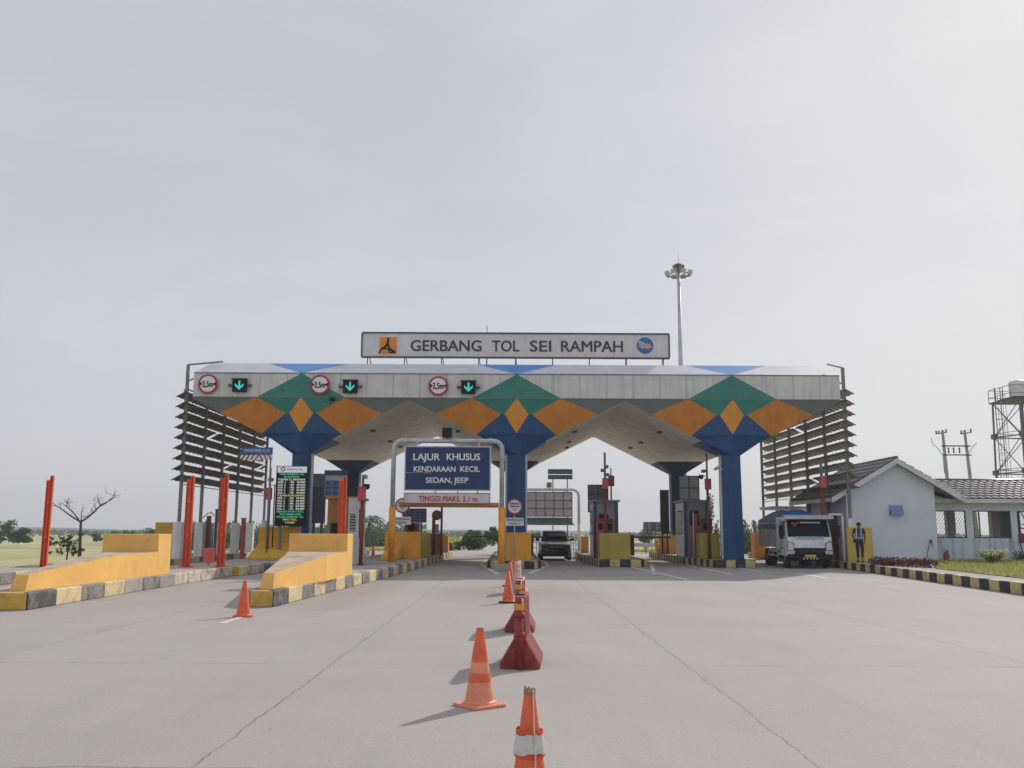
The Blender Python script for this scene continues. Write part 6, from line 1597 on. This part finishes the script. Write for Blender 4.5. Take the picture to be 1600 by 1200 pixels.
tree_at('round green bush on the bank seen under the height bar', 'bush', 740, 857, 823, 80, 44, 2600, .24, 4, m_=tree_l, cat='bush', tmin=.04, clumps=22, trunk=.05)
tree_at('green bush next to the portal frame right leg', 'bush', 769, 852, 824, 84, 26, 1100, .24, 5, m_=bush_l, cat='bush', tmin=.04, clumps=14, trunk=.05)
tree_at('small dark bush left of the round one on the bank', 'bush', 717, 858, 845, 80, 22, 500, .2, 6, cat='bush', tmin=.15)
tree_at('tiny dark bush on the bank under the round bush', 'bush', 704, 860, 848, 76, 12, 260, .18, 16, cat='bush', tmin=.15)
tree_at('thin leafy tree showing between camera pole and right blue column', 'young_tree', 1115, 868, 768, 66, 22, 420, .22, 7, m_=bush_l, trunk=.08, tmin=.25)
tree_at('feathery greyish tree between the right blue column and the truck', 'young_tree', 1163, 866, 806, 72, 26, 900, .2, 8, m_=bush_l, trunk=.08, tmin=.2)
tree_at('second feathery tree close to the truck', 'young_tree', 1180, 866, 808, 76, 24, 800, .2, 9, m_=tree_l, trunk=.08, tmin=.2)
tree_at('low green shrub beneath the feathery trees', 'bush', 1172, 868, 838, 68, 26, 700, .18, 31, m_=bush_l, cat='bush', tmin=.1)
tree_at('leafy green shrub between the white plinths of the left screen', 'bush', 384, 866, 812, 60, 34, 1300, .17, 32, m_=bush_l, cat='bush', tmin=.1)
tree_at('dark shrub behind the left screen plinths', 'bush', 370, 868, 838, 60, 22, 500, .17, 33, m_=tree_l, cat='bush', tmin=.1)
for i, (px, pt, Y, w_) in enumerate(((800, 826, 150, 40), (838, 832, 150, 30), (890, 838, 140, 30), (1010, 838, 120, 30), (1085, 835, 130, 40), (650, 838, 160, 30), (690, 834, 160, 30))):
    tree_at(['far hazy tree behind the middle column', 'far hazy tree left above the black car', 'far hazy bush right of the black car', 'far bush below the lattice billboard', 'far trees clump behind the grey booth near right column', 'far hazy tree behind the red rimmed sign plate', 'far hazy tree between the brown sign and round bush'][i], 'broadleaf_tree', px, 847, pt, Y, w_, 380, .6, 40 + i, tmin=.15)
# bare tree on the left
YB_ = 47.0; gb = P(124, 874, YB_); o_ = tuple(gb); t = thing('bare_tree', 'bare leafless tree with spreading forked branches in the left field', 'tree', o_)
B = [([(124, 876), (125, 850), (126.5, 816)], (.13, .10, .085)), ([(126.5, 816), (112, 805), (102, 796), (95, 791), (86, 782)], (.07, .055, .045, .03, .015)), ([(124, 812), (116, 800), (108, 792), (101, 785)], (.05, .04, .03, .015)),
     ([(108, 792), (109, 783), (113, 777)], (.03, .02, .01)), ([(109, 787), (117, 784)], (.02, .01)), ([(126.5, 816), (127, 804), (128, 793)], (.05, .03, .015)),
     ([(127, 815), (138, 806), (146, 797), (152, 789), (165, 781), (172, 774), (180, 771)], (.07, .06, .05, .04, .03, .02, .01)), ([(128, 808), (138, 806)], (.02, .02)), ([(146, 797), (144, 790)], (.03, .01)), ([(152, 789), (150, 782), (147, 779)], (.03, .02, .01)),
     ([(152, 791), (160, 785), (168, 776), (171, 770)], (.03, .03, .02, .01)), ([(172, 774), (165, 772), (158, 769)], (.02, .015, .008)), ([(152, 786), (141, 780)], (.02, .008)), ([(95, 791), (88, 790), (85, 780)], (.02, .015, .008)), ([(100, 793), (101, 786)], (.02, .01)), ([(140, 803), (142, 793)], (.02, .01))]
rn = random.Random(2); b = MB(o_); b.tube([Vector(P(x, y, YB_)) for x, y in B[0][0]], [q_ * .78 for q_ in B[0][1]], 8); b.build('trunk', bark, t)
b = MB(o_)
for pts, rad in B[1:]:
    k = rn.uniform(-.6, .6); m0 = Vector(P(126.5, 816, YB_))
    out = []
    for (x, y) in pts:
        f = min(1, abs(x - 126.5) / 50); v = Vector(P(x, y, YB_)); v.y += math.copysign(.9, (x - 126)) * f * .8; out.append(v)
    b.tube(out, [q_ * .72 for q_ in rad], 6)
for k in range(46):
    pts, rad = B[1 + rn.randrange(len(B) - 1)]; i = rn.randrange(len(pts) - 1); (x0, y0), (x1, y1) = pts[i], pts[i + 1]; q = rn.random(); x = x0 + (x1 - x0) * q; y = y0 + (y1 - y0) * q
    if y > 808: continue
    f = min(1, abs(x - 126.5) / 50); s0 = Vector(P(x, y, YB_)); s0.y += math.copysign(.9, (x - 126)) * f * .8
    e = s0 + Vector((rn.uniform(-.22, .22) + .1 * math.copysign(1, x - 126), rn.uniform(-.2, .2), rn.uniform(.10, .36))); b.tube([s0, s0.lerp(e, .5) + Vector((rn.uniform(-.03, .03), 0, .02)), e], [.012, .009, .004], 4)
b.build('branch', bark, t)
# small big-leafed plant beside it
c = P(104, 877, 43); t = thing('young_tree', 'small green sapling with big leaves beside the bare tree', 'young tree', c); b = MB(c); b.tube([c, c + Vector((.02, 0, .6)), c + Vector((0, 0, 1.2))], [.04, .03, .015], 6)
lf = MB(c); rn = random.Random(6)
for k in range(26):
    a_ = rn.uniform(0, 6.28); st = c + Vector((0, 0, rn.uniform(.35, 1.15))); l_ = rn.uniform(.35, .75); e = st + Vector((math.cos(a_) * l_, math.sin(a_) * l_, rn.uniform(-.1, .2))); b.tube([st, e], [.01, .006], 4)
    leaves(lf, e, (.16, .16, .10), 14, .2, rn, flat=1)
b.build('trunk', bark, t); lf.build('crown', tree_l, t)
# clipped shrub row beyond gate handled above; guard rail and lattice billboard
c0, c1 = P(985, 858, 72), P(1048, 857, 70); o_ = tuple(c0); t = thing('guard_rail', 'grey guard rail along the far road right of the fourth island', 'guard rail', (c0.x, c0.y, -.05))
o_ = (c0.x, c0.y, -.05); b = MB(o_); c1x = c0 + (c1 - c0) * 2.2; b.bar((c0.x - 1, c0.y, .62), (c1x.x, c1x.y, .62), .05, .28); b.build('rail', steel, t)
b = MB(o_)
for k in range(8): p = Vector((c0.x - 1, c0.y, 0)).lerp(c1x, k / 7); b.box(p.x - .05, p.x + .05, p.y + .04, p.y + .14, -.1, .6)
b.build('post', gsteel, t)
a, d = P(1006, 830, 88), P(1036, 830, 88); z0, z1 = P(1020, 840, 88).z, P(1020, 816, 88).z; o_ = (a.x, 88, -.3); t = thing('billboard', 'far billboard lattice seen from behind below the lone palm', 'billboard', o_)
b = MB(o_); b.box(a.x, d.x, 88.1, 88.15, z0 + .5, z1); b.build('panel', mat('billboard_back', (.22, .26, .27), .6, .1, 1), t)
b = MB(o_)
for k in range(6): x = a.x + (d.x - a.x) * k / 5; b.box(x - .04, x + .04, 87.98, 88.06, -.5, z1)
for k in range(5): z = z0 + (z1 - z0) * k / 4; b.box(a.x, d.x, 88.061, 88.099, z - .03, z + .03)
b.bar((a.x, 87.9, -.5), (a.x + 1, 88, z1), .06); b.bar((d.x, 87.9, -.5), (d.x - 1, 88, z1), .06); b.build('lattice', dsteel, t)
# street sign poles / lattice mast far behind the car: pale guard rails of the ramp
for i, (x0p, x1p, yp, Y) in enumerate(((820, 852, 846, 78), (886, 904, 852, 74))):
    c0, c1 = P(x0p, yp, Y), P(x1p, yp + 4, Y - 10); o_ = (c0.x, c0.y, 0); t = thing('guard_rail', ['pale guard rail sloping down behind the black car on its left', 'pale guard rail right behind the black car'][i], 'guard rail', o_)
    b = MB(o_)
    for z in (.35, .75, 1.1): b.bar((c0.x, c0.y, z), (c1.x, c1.y, z), .06, .08)
    b.build('rail', steel, t); b = MB(o_)
    for k in range(6): p = c0.lerp(c1, k / 5); b.box(p.x - .04, p.x + .04, p.y + .04, p.y + .1, 0, 1.1)
    b.build('post', steel, t)
# verge bank left of the far road
b = MB(); rn = random.Random(17); vs = []; fs = []; NX, NY = 7, 16
for j in range(NY + 1):
    for i in range(NX + 1):
        y = 74.2 + j * 4; x1_ = -4.9 + (3.4 * (j / NY) ** 1.1 if j > 0 else 0) + (2.0 if j > 9 else 0) * 0; x = x1_ - i * 1.1
        h_ = -.02 + .9 * math.sin(min(1, i / 7) * math.pi / 2) * min(1, j / 5) + rn.uniform(0, .08) * (i > 0); 
        if i > 3: h_ -= (i - 3) * .26
        vs.append((x, y, h_))
n = NX + 1; fs = [(j * n + i, j * n + i + 1, (j + 1) * n + i + 1, (j + 1) * n + i) for j in range(NY) for i in range(NX)]
b.add(vs, fs, 0, True); struct(b.build('grass_bank', mat('bank_grass', (.22, .26, .07), .95, .3, .5, .6, 6)))
b = MB(); rn = random.Random(18)
for i in range(NX * 0 + 1500):
    j = rn.uniform(0, 10); x1_ = -4.9 + 3.4 * (j / NY) ** 1.1; ii = rn.uniform(.3, 4); y = 74.2 + 4 * j; z = .9 * math.sin(min(1, ii / 7) * math.pi / 2) * min(1, j / 5); leaves(b, (x1_ - ii * 1.1, y, z + .1), (.3, .3, .15), 3, .25, rn)
tag(b.build('grass', grassb), 'long pale green grass covering the bank beyond the gate', 'grass', kind='stuff')
b = MB(); rn = random.Random(28)
for i in range(2200):
    px = rn.uniform(560, 1230); Y = rn.uniform(76, 82) if px < 640 or px > 970 else rn.uniform(76, 82)
    a = P(px, 860, Y)
    if -6 < a.x < 9.3: continue
    leaves(b, (a.x, Y, .0), (.4, .4, .15), 2, .3, rn)
tag(b.build('grass', grassb), 'rough grass verge along the far side of the plaza', 'grass', kind='stuff')
# hills
hill_m = mat('hill_forest_hazed', (.055, .095, .11), .95, .3, .01)  # forest green with the blue of distant haze mixed into the colour
b = MB(); vs = []; xs_ = [-900 + 20 * i for i in range(76)]; rn = random.Random(30)
hs = [4.5 + 1.6 * math.sin(i * .16 + 1) + 1.1 * math.sin(i * .43) + rn.uniform(-.3, .3) for i in range(len(xs_))]
for j, (y, f) in enumerate(((720, 0), (800, .55), (880, .85), (960, 1.0), (1100, .9))):
    for i, x in enumerate(xs_): vs.append((x, y, -1.0 + (hs[i] * f * max(.30, min(1, (300 - x) / 500)))))
n = len(xs_); b.add(vs, [(j * n + i, j * n + i + 1, (j + 1) * n + i + 1, (j + 1) * n + i) for j in range(4) for i in range(n - 1)], 0, True); struct(b.build('hills', hill_m))
far = MB(); rn = random.Random(33)
for i in range(360):
    x = rn.uniform(-330, 420); Y = rn.uniform(290, 420); leaves(far, (x, Y, .2), (8, 4, rn.uniform(.7, 1.5)), 34, 1.5, rn, flat=0)
tag(far.build('far_woodland', tree_l), 'thin hazy belt of far woodland along the horizon', 'woodland', kind='stuff')

# ================================================================== LIGHT, SKY, HAZE
AZ, EL = R(34), R(33)
sd = bpy.data.lights.new('sun', 'SUN'); sd.energy = SUN_E; sd.angle = R(.9); sd.color = (1.0, .93, .84)
sun = bpy.data.objects.new('sun', sd); COL.objects.link(sun)
dirv = Vector((math.sin(AZ) * math.cos(EL), math.cos(AZ) * math.cos(EL), math.sin(EL)))
sun.rotation_euler = dirv.to_track_quat('Z', 'Y').to_euler()
w = bpy.data.worlds.new('World'); S.world = w; w.use_nodes = True; nt = w.node_tree; L = nt.links; nt.nodes.clear()
out = nd(nt, 'ShaderNodeOutputWorld'); bg = nd(nt, 'ShaderNodeBackground'); bg.inputs['Strength'].default_value = .12
sky = nd(nt, 'ShaderNodeTexSky'); sky.sky_type = 'NISHITA'; sky.sun_disc = False; sky.sun_elevation = EL; sky.sun_rotation = AZ; sky.dust_density = 1.0; sky.air_density = 1.2
L.new(sky.outputs[0], bg.inputs['Color'])
tc = nd(nt, 'ShaderNodeTexCoord'); sep = nd(nt, 'ShaderNodeSeparateXYZ'); L.new(tc.outputs['Generated'], sep.inputs[0])
# pale high haze layer: brighter towards the sun side and the horizon, faint cloud mottling
def mr(v, a, b_, c, d):
    r_ = nd(nt, 'ShaderNodeMapRange'); r_.interpolation_type = 'SMOOTHSTEP'; r_.inputs[1].default_value = a; r_.inputs[2].default_value = b_; r_.inputs[3].default_value = c; r_.inputs[4].default_value = d; L.new(v, r_.inputs[0]); return r_.outputs[0]
dt = nd(nt, 'ShaderNodeVectorMath', operation='DOT_PRODUCT'); L.new(tc.outputs['Generated'], dt.inputs[0]); dt.inputs[1].default_value = Vector((math.sin(AZ + .25) * .94, math.cos(AZ + .25) * .94, .30))
mp = nd(nt, 'ShaderNodeMapping'); mp.inputs['Scale'].default_value = (1.6, 1.6, 4.5); L.new(tc.outputs['Generated'], mp.inputs['Vector'])
nz = nd(nt, 'ShaderNodeTexNoise'); nz.inputs['Scale'].default_value = 2.2; nz.inputs['Detail'].default_value = 7; nz.inputs['Roughness'].default_value = .55; nz.inputs['Distortion'].default_value = .6; L.new(mp.outputs[0], nz.inputs['Vector'])
f1 = mr(dt.outputs['Value'], .60, 1.05, 0, .9); f2 = mr(nz.outputs['Fac'], .35, .72, 0, .25)
f3 = mr(sep.outputs['Z'], .0, .42, .42, 0)
ad0 = nd(nt, 'ShaderNodeMath', operation='ADD'); L.new(f2, ad0.inputs[0]); L.new(f3, ad0.inputs[1])
ad = nd(nt, 'ShaderNodeMath', operation='ADD'); ad.use_clamp = True; L.new(f1, ad.inputs[0]); L.new(ad0.outputs[0], ad.inputs[1])
mx = nd(nt, 'ShaderNodeMix', data_type='RGBA'); L.new(ad.outputs[0], mx.inputs[0]); mx.inputs[6].default_value = (*SKY_A, 1); mx.inputs[7].default_value = (*SKY_B, 1)
bg2 = nd(nt, 'ShaderNodeBackground'); bg2.inputs['Strength'].default_value = 1.0; L.new(mx.outputs[2], bg2.inputs['Color'])
ms = nd(nt, 'ShaderNodeMixShader'); ms.inputs[0].default_value = .93; L.new(bg.outputs[0], ms.inputs[1]); L.new(bg2.outputs[0], ms.inputs[2]); L.new(ms.outputs[0], out.inputs['Surface'])
if HAZE:
    b = MB(); b.box(-1600, 1600, -60, 1500, -3.2, 48); hz = b.build('haze', [bpy.data.materials.new('haze_air')]); hz['kind'] = 'stuff'; hz['label'] = 'thin pale haze in the air that fades the far hills and trees'; hz['category'] = 'haze'
    hm = hz.data.materials[0]; hm.use_nodes = True; hn = hm.node_tree; hn.nodes.clear(); ho = nd(hn, 'ShaderNodeOutputMaterial'); pv = nd(hn, 'ShaderNodeVolumePrincipled')
    pv.inputs['Color'].default_value = (.80, .84, .92, 1); pv.inputs['Density'].default_value = HAZE; pv.inputs['Anisotropy'].default_value = .2; hn.links.new(pv.outputs[0], ho.inputs['Volume'])
S.cycles.volume_step_rate = 4; S.cycles.volume_max_steps = 64; S.cycles.max_bounces = 6; S.cycles.volume_bounces = 0
S.view_settings.view_transform = 'Standard'; S.view_settings.look = 'None'; S.view_settings.exposure = EXPO; S.view_settings.gamma = 1
